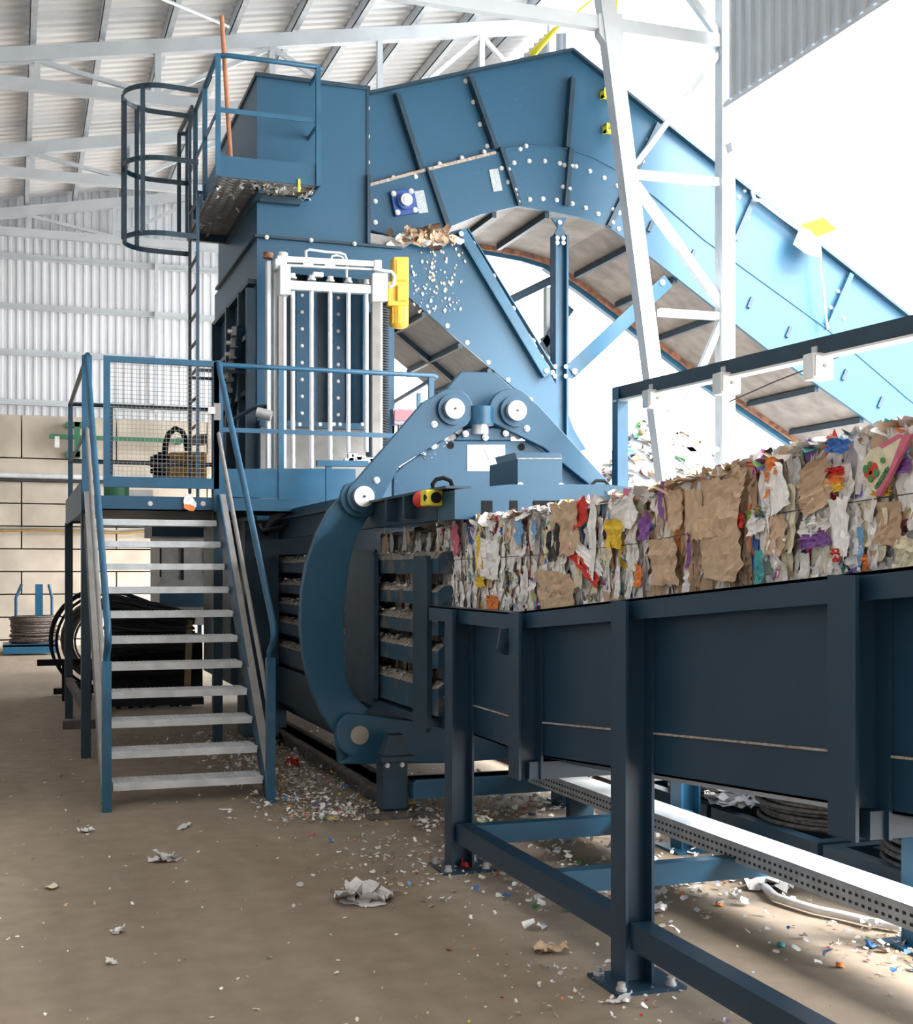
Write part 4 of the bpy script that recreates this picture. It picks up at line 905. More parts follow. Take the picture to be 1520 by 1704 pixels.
# ================================================================ UPPER PLATFORM, RAILS, CAGE LADDER
c0 = PY(363,293.5,12.08); ZU = c0.z; XU0 = c0.x; XU1 = PY(533,308,12.08).x; YU0 = 12.08; YU1 = 14.3
upf = thing('upper_platform', 'small blue service platform with railing high on the left side of the tower', 'platform', (XU0,YU0,ZU))
q = MB(); q.box((XU0,YU0,ZU),(XU1,YU0+.012,ZU+.20)); q.box((XU0,YU0,ZU),(XU0+.012,YU1,ZU+.16)); q.box((XU1-.012,YU0,ZU),(XU1,YT,ZU+.20)); q.build('toe_board','blue',upf)
q = MB(); 
for i in range(26): y_ = YU0+.03+i*.085; q.box((XU0+.02,y_,ZU+.02),(XU1-.02 if y_ < YT-.03 else xa-.01,y_+.028,ZU+.045))
for i in range(5): x_ = XU0+.03+i*.09; q.box((x_,YU0+.02,ZU+.02),(x_+.025,YU1,ZU+.044))
q.box((XU0+.02,YU0+.03,ZU+.046),(XU1-.02,YT-.02,ZU+.05)); q.box((XU0+.02,YU0+.03,ZU+.046),(xa-.01,YU1,ZU+.05)); q.build('grating','cab',upf)
q = MB(); q.box((XU0,YU1-.03,ZU-.06),(xa,YU1+.03,ZU+.08)); q.box((xa+.01,YT-.10,ZU-.07),(XU1-.10,YT-.03,ZU)); q.beam((xa-.02,YU0+.2,ZU-.02),(xa-.02,YU1,ZU-.02),.05,.08); q.build('frame','dkblue',upf)
zr = PY(370,91,YU0).z; zm = PY(370,183,YU0).z
q = MB(); pts = [(XU0,YU1,zr-.05),(XU0,YU0+.08,zr-.05),(XU0+.0,YU0+.03,zr-.03),(XU0+.05,YU0,zr)]; 
q.tube([(XU0+.0,YU1,zr),(XU0,YU0+.10,zr),(XU0+.03,YU0+.03,zr),(XU0+.10,YU0,zr),(XU1-.03,YU0,zr),(XU1+.01,YU0+.04,zr),(XU1+.01,YU0+.45,zr)],.024,8); q.build('top_rail','rail',upf)
q = MB(); q.beam((XU0,YU1,zm),(XU0,YU0,zm),.012,.045); q.beam((XU0,YU0,zm),(XU1,YU0,zm),.012,.045); q.beam((XU1,YU0,zm),(XU1,YT,zm),.012,.045); q.build('middle_rail','rail',upf)
for (x_,y_) in ((XU0,YU0+.0),(XU1-.02,YU0),(XU0,12.95),(XU0,13.65),(XU0,YU1)):
    q = MB(); q.box((x_-.022,y_-.022,ZU+.0),(x_+.022,y_+.022,zr)); q.build('rail_post','rail',upf)
q = MB(); pA=PY(298,222,YU1); pB=PY(298,388,YU1); q.box((pA.x-.02,YU1-.02,pB.z),(pA.x+.02,YU1+.02,pA.z)); q.beam(pA,(XU0,YU1,pA.z),.03,.04); q.beam(pA,PY(320,178,13.6),.03,.04); q.build('end_rail','dkblue',upf)
random.seed(9); q = MB()
for _ in range(60):
    x_ = random.uniform(XU0+.05,XU1); y_ = random.uniform(YU0+.1,YU1) if x_ < xa-.1 else random.uniform(YU0+.1,YT); scrap(q,Vector((x_,y_,ZU+.02)),X_,Y_,-Z_,.05,.06,pick(dict(white=5,offw=5,tan=2)),2,2,.01,.04)
tag(q.build('paper_shreds',PL),'paper shreds hanging in the grating of the upper platform','paper',kind='stuff')
q = MB(); q.box(PY(498,309,YU0-.01)-Vector((.01,.01,.06)),PY(498,309,YU0-.01)+Vector((.01,.01,.06))); tag(q.build('yellow_tag','yel2'),'tiny yellow tag under the upper platform edge','tag')
# wooden pole
q = MB(); q.cyl(PY(384,262,12.4),PY(369,26,12.15),.022,10); tag(q.build('wooden_pole','wood'),'thin reddish wooden pole leaning upright against the upper railing','pole')
# ladder with cage
XLd = 1.75; ya_, yb_ = PX(329,500,XLd).y, PX(316,500,XLd).y
ld = thing('cage_ladder', 'dark blue ladder with three safety hoops, left of the tower', 'ladder', (XLd,13.3,2.25))
zl0 = 2.25; zl1 = PX(328,322,XLd).z; zl2 = PX(320,178,XLd).z
for y_,m_ in ((ya_,'rail'),(yb_,'dkblue')):
    q = MB(); q.box((XLd-.012,y_-.04,zl0),(XLd+.012,y_+.04,zl1 if m_ == 'rail' else zl2)); q.build('side_rail',m_,ld)
z_ = zl0+.25; q = None
while z_ < zl1: q = MB(); q.cyl((XLd,ya_,z_),(XLd,yb_,z_),.016,8); q.build('rung','dkblue',ld); z_ += .28
hz = [PY(262,143,12.95).z, PY(262,263,12.95).z, PY(262,388,12.95).z]
hoops = []
for zz in hz:
    pts = [Vector((XLd, ya_-.05, zz))]
    for i in range(17):
        an = math.pi*(i/16); pts.append(Vector((XLd-.33-.37*math.sin(an), (ya_+yb_)/2-.38*math.cos(an), zz)))
    pts.append(Vector((XLd, yb_+.10, zz))); hoops.append(pts)
    q = MB(); q.ribbon(pts,.05,.008); q.build('safety_hoop','dkblue',ld)
for k_ in (4, 8, 11, 14):
    a_, c_ = hoops[0][k_], hoops[2][k_]; q = MB(); q.beam(a_,c_,.045,.008,(0,1,0)); 
    if k_ != 8: q.build('cage_strap','dkblue',ld)
q = MB(); p = hoops[0][9]; q.cyl((p.x-.01,p.y,hz[0]),(p.x-.01,p.y,hz[2]),.006,6); tag(q.build('thin_cable','dark'),'thin cable hanging at the outer side of the ladder hoops','cable')
for y_ in (13.0, 13.55):
    q = MB(); q.beam((XLd,y_,ZU+.1),(XU0,y_,ZU+.1),.03,.03); q.build('wall_bracket','dkblue',ld)
    q = MB(); q.beam((XLd,y_,3.6),(xa,y_,3.6),.03,.03); q.build('wall_bracket','dkblue',ld)

# ================================================================ LOWER PLATFORM
ZP = 2.24; YP0, YP1 = 11.26, 14.6; XP0, XP1 = .60, 1.70
lp = thing('lower_platform', 'blue work platform with mesh gate at the head of the stairs', 'platform', (XP0,YP0,ZP))
def PYz(px,py,Y): return PY(px,py,Y).z
z0_ = PYz(260,850,YP0); z1_ = PYz(260,826,YP0)
q = MB(); q.box((XP0-.04,YP0,z0_),(3.9,YP0+.012,z1_)); q.box((XP0-.04,YP0,z0_),(3.9,YP0+.08,z0_+.012)); q.box((XP0-.05,YP0,z0_-.02),(XP0-.03,YP1,z1_+.12)); q.box((XP0-.04,YP1-.08,z0_),(3.9,YP1,z1_)); q.build('edge_beam','blue',lp)
q = MB(); q.box((XP0-.03,YP0+.03,z1_-.10),(2.2,YP1-.02,z1_-.06)); q.box((2.2,YP0+.03,z1_-.10),(3.9,12.5,z1_-.06)); q.build('deck_grating','dark',lp)
q = MB(); q.prism([PY(368,780,YP0),PY(592,780,YP0),PY(592,834,YP0),PY(368,826,YP0)],(0,.01,0)); q.build('toe_board','rail',lp)
bolts([PY(250,838,YP0),PY(338,838,YP0),PY(363,838,YP0),PY(372,836,YP0)],(0,-1,0),lp,.016)
zr = PYz(365,607,YP0); zm = PYz(400,716,YP0)
xr0 = PY(366,607,YP0).x; xr1 = PY(727,625,YP0).x
q = MB(); q.tube([(xr0,YP0,zr),(xr1-.03,YP0,zr),(xr1+.01,YP0+.04,zr),(xr1+.02,YP0+.15,zr),(PY(652,652,YP0+2).x,YP0+2.0,zr)],.022,8); q.build('top_rail','rail',lp)
q = MB(); q.beam((xr0,YP0,zm),(PY(660,722,YP0).x,YP0,zm),.014,.04); q.build('middle_rail','rail',lp)
for px,pyb in ((366,832),(468,832),(718,680)):
    q = MB(); a_ = PY(px,615,YP0); q.box((a_.x-.024,YP0-.01,PYz(px,pyb,YP0)),(a_.x+.024,YP0+.03,zr)); q.build('rail_post','rail',lp)
for (x_,y_) in ((PY(653,660,13.2).x,13.2),(PY(697,645,12.4).x,12.4)):
    q = MB(); q.box((x_-.02,y_-.02,2.3),(x_+.02,y_+.02,zr)); q.build('rail_post','rail',lp)
# small raised rail by the press
q = MB(); q.beam(PY(527,771,YP0-.3),PY(612,772,YP0-.3),.06,.05); a_=PY(547,775,YP0-.3); q.box((a_.x-.025,YP0-.32,PYz(547,836,YP0-.3)),(a_.x+.025,YP0-.28,a_.z)); q.build('hand_guard','rail',lp)
# left side rails
zt_ = PYz(152,592,YP0)
q = MB(); q.tube([(XP0,YP0-.05,zt_),(XP0,YP1,zt_)],.022,8); q.tube([(XP0,YP1,zt_),(XP1,YP1,zt_),(2.2,YP1,zt_)],.022,8); q.build('top_rail','dkblue',lp)
q = MB(); q.beam((XP0,YP0,zt_-.62),(XP0,YP1,zt_-.62),.012,.04); q.beam((XP0,YP1,zt_-.62),(2.2,YP1,zt_-.62),.012,.04); q.build('middle_rail','dkblue',lp)
for (x_,y_) in ((XP0,YP0+.12),(XP0,YP1),(1.02,YP1)):
    q = MB(); q.box((x_-.025,y_-.025,z0_),(x_+.025,y_+.025,zt_)); q.build('rail_post','rail',lp)
# gate
gt = MB(); g0 = PY(172,592,YP0); g1 = PY(364,607,YP0); gzt = g0.z; gzb = PYz(260,812,YP0)
gt.box((g0.x,YP0-.03,gzb),(g0.x+.055,YP0+.01,gzt)); gt.box((g1.x-.05,YP0-.03,gzb),(g1.x,YP0+.01,gzt)); gt.box((g0.x+.055,YP0-.03,gzt-.05),(g1.x-.05,YP0+.01,gzt)); gt.box((g0.x+.055,YP0-.03,gzb),(g1.x-.05,YP0+.01,gzb+.09))
gto = gt.build('gate','rail',lp)
q = MB(); x_ = g0.x+.05
while x_ < g1.x-.04: q.box((x_,YP0-.012,gzb+.08),(x_+.0035,YP0-.0085,gzt-.04)); x_ += .036
z_ = gzb+.10
while z_ < gzt-.05: q.box((g0.x+.05,YP0-.015,z_),(g1.x-.05,YP0-.012,z_+.0035)); z_ += .036
q.build('wire_mesh','cab',gto)
q = MB(); q.box((g1.x-.05,YP0-.06,PYz(355,700,YP0)),(g1.x+.01,YP0-.03,PYz(355,672,YP0)),0); a_=PY(352,683,YP0-.07); q.box(a_-Vector((.03,.02,.03)),a_+Vector((.03,.0,.03)),1); q.build('gate_switch',['cab','film'],gto)
# legs
for (x_,y_,m_) in ((XP0+.0,11.5,'dkblue'),(XP0-.02,YP1-.1,'dkblue'),(1.72,11.5,'dkblue')):
    q = MB(); q.box((x_-.04,y_-.05,zfl(y_)),(x_+.04,y_+.05,z0_)); q.build('leg',m_,lp)
q = MB(); q.beam((XP0,11.5,.42),(XP0-.02,YP1-.1,.42),.06,.08); q.beam((XP0-.15,12.6,.16),(1.7,12.6,.16),.08,.08); q.build('leg_brace','skid',lp)
q = MB(); p = PY(315,835,YP0-.02); scrap(q,p,X_,Z_,-Y_,.10,.14,0,3,4,.0,.02); scrap(q,p-Z_*.05,X_,Z_,-Y_,.09,.05,1,3,3,.01,.02); tag(q.build('paper_sticker',[PM['white'],PM['orange']]),'torn white and orange paper stuck on the platform edge beam above the stairs','paper')
# control panel behind the rail
cp = thing('control_panel', 'small grey and red control panel on the rail right of the tying frame', 'control panel', PY(675,695,12.3))
q = MB(); q.prism([PY(654,680,12.3),PY(692,680,12.3),PY(692,708,12.3),PY(657,706,12.3)],(0,.12,0)); q.build('panel_box','scrn',cp); q = MB(); q.prism([PY(657,683,12.29),PY(689,683,12.29),PY(689,700,12.29),PY(657,699,12.29)],(0,.01,0)); q.build('panel_face','pink_face' if False else mat('reddish_panel_face',(0.33,0.14,0.17),.5),cp)
q = MB(); q.box(PY(664,706,12.35),PY(667,752,12.4)); q.box(PY(676,706,12.35),PY(679,752,12.4)); q.build('panel_leg','cab',cp)

# ================================================================ STAIRS
st_ = thing('steel_stairs', 'blue steel stairs with eleven galvanised treads leading up to the platform', 'stairs', (1.15,9.0,0))
XS0, XS1 = .63, 1.69; YS0 = 8.86; NT = 11; RS = .188; RN = .217
def ty(k): return 9.05 + (k-1)*RN
def tz(k): return .150 + (k-1)*RS
for k in range(1, NT+1):
    q = MB(); y_, z_ = ty(k), tz(k)
    q.box((XS0+.02,y_-.006,z_-.045),(XS1-.02,y_+.010,z_+.006)); q.box((XS0+.02,y_+.29,z_-.045),(XS1-.02,y_+.30,z_)); q.box((XS0+.02,y_,z_-.04),(XS0+.025,y_+.3,z_)); q.box((XS1-.025,y_,z_-.04),(XS1-.02,y_+.3,z_))
    tr_ = q.build('tread','galv',st_)
    q = MB(); n_ = 30
    for i in range(n_+1): x_ = XS0+.022+(XS1-XS0-.05)*i/n_; q.box((x_,y_+.01,z_-.022),(x_+.004,y_+.29,z_+.006))
    for i in range(10): yy_ = y_+.02+i*.028; q.box((XS0+.022,yy_,z_-.020),(XS1-.022,yy_+.008,z_+.004))
    q.build('grating','galv',tr_)
for x_, s_ in ((XS0,-1),(XS1,1)):
    q = MB(); a_ = (x_,8.93,.02); e_ = (x_,YP0+.02,ZP-.02)
    q.prism([(x_,8.88,0),(x_,9.10,0),(x_,YP0+.10,ZP-.20),(x_,YP0+.10,ZP+.02),(x_,YP0-.05,ZP+.02)],(s_*.012,0,0)); 
    q.build('stringer','blue' if s_ < 0 else 'dusty' if False else 'blue',st_)
    q = MB(); q.beam((x_+s_*.03,8.90,.02),(x_+s_*.03,YP0-.03,ZP+.02),.06,.010,(0,-1,1)); q.beam((x_+s_*.03,9.10,.02),(x_+s_*.03,YP0+.1,ZP-.16),.06,.010,(0,-1,1)); q.build('stringer_flange','cab' ,st_)
    bolts([(x_-s_*.001,ty(k)+.08,tz(k)-.02) for k in range(1,NT+1)],(-s_,0,0),st_,.012)
    xh = x_+(-.035 if s_ < 0 else .0)
    zt2 = PYz(152,592,YP0)
    q = MB(); q.tube([(xh,8.86,.02),(xh,8.86,.96),(xh,8.87,1.04),(xh,8.76,1.10),(xh,8.72,1.16),(xh,8.76,1.24),(xh,YP0-.05,zt2-.04),(xh,YP0+.0,zt2)],.024,10); q.build('handrail','rail',st_)
    q = MB(); q.box((xh-.03,8.83,0),(xh+.03,8.89,1.0)); q.build('newel_post','rail',st_)
    q = MB(); q.tube([(xh,8.87,.62),(xh,YP0,zt2-.60)],.018,8); q.build('middle_rail','cab',st_)
    q = MB(); q.box((xh-.04,YP0-.03,z0_),(xh+.04,YP0+.01,zt2)); q.build('top_post','rail',st_)

# ================================================================ RAIL FRAME WITH SENSOR BOXES (far side of the trough)
XF_ = 3.95
rf = thing('overhead_rail_frame', 'blue frame with a long rail above the bales on the far side of the trough', 'frame', (XF_,7.8,0))
a_ = PX(1030,655,XF_); e_ = PX(1700,500,XF_)
q = MB(); q.beam(a_,e_,.06,.085); q.build('top_rail','dkblue',rf)
q = MB(); q.beam(a_+Vector((-.0,0,-.055)),e_+Vector((-.0,0,-.055)),.09,.012); q.build('rail_flange','white',rf)
p = PX(1034,655,XF_); q = MB(); q.box((XF_-.04,p.y-.03,0),(XF_+.04,p.y+.06,a_.z+.04)); q.box((XF_-.05,p.y-.05,0),(XF_-.04,p.y-.03,a_.z)); q.build('post','rail',rf)
for (x_,y_,w_,h_) in ((1087,665,28,30),(1208,640,34,36),(1360,612,36,44)):
    c = PX(x_,y_,XF_-.02); k_ = c.y/ray(x_,y_).y/F; hw = w_*k_/2*1.25; hh = h_*k_/2; sb = thing('sensor_box', {1087:'grey white sensor box hanging under the rail nearest its post',1208:'pale sensor box hanging under the rail in front of the lattice column',1360:'pale sensor box under the rail, rightmost of three'}[x_], 'sensor box', c, 'sensor boxes under the overhead rail')
    q = MB(); q.box((c.x-hw,c.y-hw,c.z-hh),(c.x+hw*.8,c.y+hw*.4,c.z+hh)); q.build('box_body','white',sb,bevel=.01)
    q = MB(); q.box((c.x-hw*.85,c.y-hw*1.12,c.z-hh*.8),(c.x+hw*.65,c.y-hw*1.001,c.z+hh*.75)); q.cyl((c.x-hw*.1,c.y-hw*1.12,c.z),(c.x-hw*.1,c.y-hw*1.2,c.z),.010,8,1); q.build('box_cover',['film','cab'],sb)
    q = MB(); q.box((c.x-.02,c.y-.02,c.z+hh),(c.x+.02,c.y+.02,c.z+hh+.04)); q.build('hanger','white',sb)
q = MB(); q.tube([PX(a1,b1,XF_+.1) for a1,b1 in ((1215,668),(1290,635),(1400,592),(1520,560),(1600,545))],.005,5); tag(q.build('sagging_cable','dark'),'thin dark cable sagging between the sensor boxes','cable')

# ================================================================ PERFORATED CABLE TRAY
XT = 3.32
ct = thing('cable_tray', 'long pale perforated cable tray lying on the floor frame below the trough', 'cable tray', (XT,5,.25))
t0 = Vector((XT,7.9,.30)); t1 = Vector((XT,1.6,.345))
q = MB(); q.beam(t0,t1,.20,.008); q.build('tray_cover','galv',ct)
q = MB(); dz = Vector((0,0,-.045)); 
q.beam(t0+dz-X_*.10,t1+dz-X_*.10,.006,.09); q.beam(t0+dz+X_*.10,t1+dz+X_*.10,.006,.09); q.build('tray_side','galv',ct)
q = MB(); n_ = 150
for i in range(n_):
    for r_ in (0,1):
        c = t0.lerp(t1,(i+.5+.0*r_)/n_) + Vector((-.104,0,-.03-.035*r_)); q.box((c.x-.001,c.y-.009,c.z-.006),(c.x+.001,c.y+.009,c.z+.006))
q.build('tray_holes','dark',ct,kind='stuff')
q = MB(); 
for y_ in (7.3,6.47,5.36,4.42,3.24): q.box((XT-.08,y_-.03,0 if y_ == 7.3 else .25),(XT+.08,y_+.03,.30-.07 if y_==7.3 else .27))
q.build('tray_foot','dkblue',ct)

# ================================================================ WIRE COILS ON RACKS
def coil(name, label, c, r, h, group, axis='z', nturn=None, rin=.55):
    t = thing(name, label, 'wire coil', c, group); random.seed(int(c[0]*100+c[1]*10))
    n = nturn or int(h/.022); q = MB()
    for i in range(n):
        z = c[2] + h*(i+.5)/n
        for rr in (r, r*.86):
            ox, oy = random.gauss(0,.012), random.gauss(0,.012); rr_ = rr + random.gauss(0,.014); tl = random.gauss(0,.010)
            q.tube([(c[0]+ox+rr_*math.cos(a), c[1]+oy+rr_*math.sin(a), z+tl*math.cos(a+i)) for a in [2*math.pi*k/32 for k in range(32)]], .015, 5, closed=True)
    q.build('wire_winding','wirec',t)
    q = MB(); nn = 32
    for rr, fl in ((r*.93,0),(r*rin,1)):
        q.cyl((c[0],c[1],c[2]),(c[0],c[1],c[2]+h),rr,nn,cap=False)
    for z in (c[2]+h,c[2]+.01):
        vs = [(c[0]+rr*math.cos(2*math.pi*i/nn),c[1]+rr*math.sin(2*math.pi*i/nn),z) for rr in (r*.93,r*rin) for i in range(nn)]
        q.add(vs,[(i,(i+1)%nn,(i+1)%nn+nn,i+nn) for i in range(nn)],0)
    q.build('coil_core','wirec',t); return t
def rack(label, x0, x1, y0, y1, zt):
    t = thing('coil_rack', label, 'rack', (x0,y0,0), 'low blue racks for the wire coils')
    q = MB(); q.box((x0,y0,zt-.09),(x0+.08,y1,zt)); q.box((x1-.08,y0,zt-.09),(x1,y1,zt)); q.box((x0+.08,y0,zt-.09),(x1-.08,y0+.08,zt)); q.box((x0+.08,y1-.08,zt-.09),(x1-.08,y1,zt)); q.build('rack_frame','dkblue',t)
    for x in (x0+.005,x1-.075):
        for y in (y0+.1,y1-.18): q = MB(); q.box((x,y,0),(x+.07,y+.08,zt-.09)); q.build('leg','dkblue',t)
    q = MB(); xm=(x0+x1)/2; q.box((xm-.3,y0+.05,zt-.06),(xm-.22,y1-.05,zt-.01)); q.box((xm+.22,y0+.05,zt-.06),(xm+.3,y1-.05,zt-.01)); q.build('cross_bar','dkblue',t)
    return t
rx0 = 3.92
for k, (y0, y1, lb, cl) in enumerate(((6.80,7.80,'low blue coil rack farthest from the camera, behind the trough legs','rusty wire coil on the farthest rack, behind the trough leg'),
        (5.68,6.75,'low blue coil rack in the middle, with white film at its corner','big rusty wire coil on the middle rack, right of the white film'),
        (4.55,5.63,'low blue coil rack nearest the camera at the right edge','rusty wire coil on the nearest rack, cut by the right edge'))):
    rack(lb, rx0, rx0+1.08, y0, y1, .20)
    coil('wire_coil', cl, (rx0+.54,(y0+y1)/2,.20), .46, .50, 'rusty wire coils behind the trough')
q = MB(); random.seed(3)
for i in range(9): scrap(q, Vector((rx0+.10+random.uniform(-.02,.2),6.75+random.uniform(-.15,.2),.21)), X_, Y_, Z_, .24,.26,0,5,5,.01,.08)
tag(q.build('plastic_film','film'),'crumpled white plastic film lying on the middle coil rack corner','plastic film')

# ================================================================ LEFT BACKGROUND
yr = 22.3; cx_ = PZ(50,1070,zfl(yr)).x if False else PY(50,1070,yr).x; zf = zfl(yr)
cs = thing('coil_stand', 'blue coil stand with upright prongs at the far end, left edge', 'stand', (cx_,yr,zf))
q = MB(); hw = .36; q.box((cx_-.42,yr-.4,zf+.02),(cx_+.42,yr-.32,zf+.16)); q.box((cx_-.42,yr+.32,zf+.02),(cx_+.42,yr+.4,zf+.16)); q.box((cx_-.42,yr-.4,zf+.13),(cx_+.42,yr+.4,zf+.17)); q.build('base','rail',cs)
q = MB(); zt3 = PY(60,972,yr).z; q.box((cx_+.08,yr-.06,zf+.17),(cx_+.20,yr+.06,zt3)); q.build('centre_post','rail',cs)
for s_ in (-.22,.28+.06): q = MB(); q.tube([(cx_+s_,yr-.1,zf+.17),(cx_+s_,yr-.1,zt3-.22),(cx_+s_+(.09 if s_<0 else -.05),yr-.1,zt3)],.024,6); q.build('prong','rail',cs)
coil('wire_coil','round bundle of wire on the blue stand at the far left wall',(cx_+.06,yr,zf+.175),.36,.44,None,rin=.6)
# black reel cage and coils lying under the platform
rc = thing('wire_reel_cage', 'black wire reel in a round cage frame, seen under the platform behind the stairs', 'reel', (PY(150,1100,16.0).x,16.0,.06))
ym = 16.0; a_ = PY(135,1060,ym); 
for rr,dy in ((.62,0),(.56,0),(.62,.5)):
    q = MB(); q.tube([(a_.x+.28+rr*math.cos(t_),ym+dy,a_.z-.05+rr*math.sin(t_)) for t_ in [2*math.pi*k/36 for k in range(36)]],.018,6,closed=True); q.build('cage_ring','black',rc)
for k_ in range(12):
    an = 2*math.pi*k_/12; q = MB(); q.cyl((a_.x+.28+.6*math.cos(an),ym,a_.z-.05+.6*math.sin(an)),(a_.x+.28+.6*math.cos(an),ym+.5,a_.z-.05+.6*math.sin(an)),.014,6); q.build('cage_bar','black',rc)
q = MB(); random.seed(2)
for i in range(26):
    rr = .34+.16*random.random(); yy_ = ym+.08+.36*random.random(); q.tube([(a_.x+.28+rr*math.cos(t_),yy_+.02*math.sin(3*t_+i),a_.z-.05+rr*math.sin(t_)) for t_ in [2*math.pi*k/28 for k in range(28)]],.012,5,closed=True)
q.build('wire_winding','wirec',rc)
for x_ in (-.2,.1,.5,.8):
    q = MB(); q.box((a_.x+x_-.02,ym-.05,.06),(a_.x+x_+.02,ym+.0,a_.z-.3)); q.build('leg','black',rc)
q = MB(); q.box((a_.x-.5,ym-.12,PYz(120,1106,ym)),(a_.x+1.0,ym-.04,PYz(120,1100,ym)+.03)); q.box((a_.x-.3,ym+.4,.10),(a_.x+1.0,ym+.5,.17)); q.build('base_bar','black',rc)
wb = thing('wire_bundle', 'long dark heap of wire lying across a stand under the platform', 'wire bundle', (PY(240,1050,15.4).x,15.4,.05))
random.seed(21); q = MB(); xa2, xb2 = PY(178,1040,15.4).x, PY(318,1050,15.4).x
for i in range(120):
    an = random.uniform(0,6.28); rr = .40*math.sqrt(random.random()); pts = []
    for k_ in range(8):
        u_ = k_/7; pts.append((xa2+(xb2-xa2)*u_+random.gauss(0,.01), 15.4+rr*math.cos(an)*(1-.2*u_)+.03*math.sin(u_*5+i), PYz(200,1045,15.4)+.06+rr*math.sin(an)*(1-.45*u_)-.10*u_+.02*math.sin(u_*7+i)))
    q.tube(pts,.016,5)
q.build('wire_strands','dark',wb)
q = MB()
for x_ in (xa2+.1,xa2+.35,xa2+.7,xb2-.2): q.beam((x_,15.1,.05),(x_+.15,15.5,.75),.05,.05); q.beam((x_+.15,15.1,.05),(x_,15.5,.75),.05,.05)
q.box((xa2-.1,15.05,.06),(xb2+.1,15.13,.14)); q.box((xa2,15.2,.40),(xb2,15.6,.48)); q.box((xa2+.05,15.5,.10),(xb2+.15,15.9,.85)); q.build('trestle_and_filler','black',wb)  # solid block at the back added to darken the gap behind the wire
q = MB(); q.beam(PY(316,1030,15.2),PY(312,1140,14.6),.05,.07,(1,0,0)); tag(q.build('timber_prop','wood' if False else mat('pale_timber',(0.28,0.20,0.11),.8)),'pale timber prop leaning under the platform','timber')
# grey cabinet / power pack
pk = thing('hydraulic_cabinet', 'grey hydraulic cabinet with slotted panels under the platform', 'cabinet', (PY(320,1040,17).x,17,zfl(17)))
def g(x0,x1,y0,y1,Y,th,nm,m): 
    q = MB(); q.prism([PY(x0,y0,Y),PY(x1,y0,Y),PY(x1,y1,Y),PY(x0,y1,Y)],(0,th,0)); return q.build(nm,m,pk)
g(266,400,872,1040,17,1.2,'cabinet_body','cab'); g(307,355,886,893,16.98,.02,'vent_slot','black'); g(343,362,955,971,16.98,.02,'vent_slot','black'); g(302,306,905,965,16.98,.02,'door_gap','black'); g(266,269,905,960,16.98,.02,'door_gap','black'); g(262,352,972,977,16.9,.2,'shelf_edge','cab'); g(342,352,904,955,16.97,.03,'cover_strip','film')
for x_ in (268,330,396): g(x_,x_+6,1040,1120,17.1,.1,'leg','dkblue')
g(266,400,985,1010,16.9,.1,'pump_row','dkblue')
# yellow tank with pump and hose on the platform
hp = thing('hydraulic_motor_unit', 'ochre tank with black valves and a looped hose behind the mesh gate', 'hydraulic unit', PY(312,800,15.5))
def g2(x0,x1,y0,y1,Y,th,nm,m,bv=.01):
    q = MB(); q.prism([PY(x0,y0,Y),PY(x1,y0,Y),PY(x1,y1,Y),PY(x0,y1,Y)],(0,th,0)); return q.build(nm,m,hp,bevel=bv)
g2(281,346,752,806,15.5,.8,'tank','ochre',.03); g2(268,282,758,798,15.55,.4,'mount_block','cab')
for (x_,y_) in ((262,764),(270,760),(258,771),(262,784),(266,796)):
    q = MB(); c = PY(x_,y_,15.5); q.cyl(c+X_*-.05,c+X_*.06,.055,12); q.cyl(c+X_*-.08,c+X_*-.05,.03,8); q.build('valve','black',hp)
q = MB(); q.tube([PY(a1,b1,15.45) for a1,b1 in ((274,760),(276,738),(281,722),(292,713),(303,718),(309,730),(312,750))],.035,8); q.build('hose','black',hp)
g2(325,346,722,738,15.6,.3,'junction_box','dark')
q = MB(); q.box((PY(250,812,15.5).x,15.3,2.0),(PY(420,812,15.5).x,16.2,2.30)); q.build('base','dkblue',hp)
# green items
GY = YW-.30; q = MB(); q.prism([PY(82,722,GY),PY(305,731,GY),PY(305,737,GY),PY(82,729,GY)],(0,.1,0)); q.prism([PY(124,702,GY),PY(133,702,GY),PY(133,760,GY),PY(124,760,GY)],(0,.1,0)); q.prism([PY(110,702,GY),PY(140,702,GY),PY(140,710,GY),PY(110,710,GY)],(0,.29,0)); q.prism([PY(110,751,GY),PY(134,751,GY),PY(134,760,GY),PY(110,760,GY)],(0,.29,0)); q.prism([PY(295,728,GY),PY(303,728,GY),PY(303,738,GY),PY(295,738,GY)],(0,.29,0)); tag(q.build('green_pipe_rail','green'),'dark green pipe rail in front of the block wall','rail')
zdk = z1_-.058
gd = thing('green_drum', 'short green drum standing on the platform deck behind the mesh gate', 'drum', PY(194,826,13.4))
q = MB(); c = PY(194,820,13.4); q.cyl((c.x,13.4,zdk),(c.x,13.4,PYz(194,797,13.4)),.125,24); q.build('drum_body','green',gd)
q = MB(); 
for z_ in (zdk+.08,PYz(194,799,13.4)-.02): q.cyl((c.x,13.4,z_),(c.x,13.4,z_+.025),.132,24)
q.build('drum_ring','green',gd)
q = MB(); q.prism([PY(214,815,13.4),PY(254,815,13.4),(PY(260,815,13.4).x,13.4,zdk),(PY(212,815,13.4).x,13.4,zdk)],(0,.25,0)); tag(q.build('white_crate','film'),'white crate on the platform deck beside the green drum','crate')
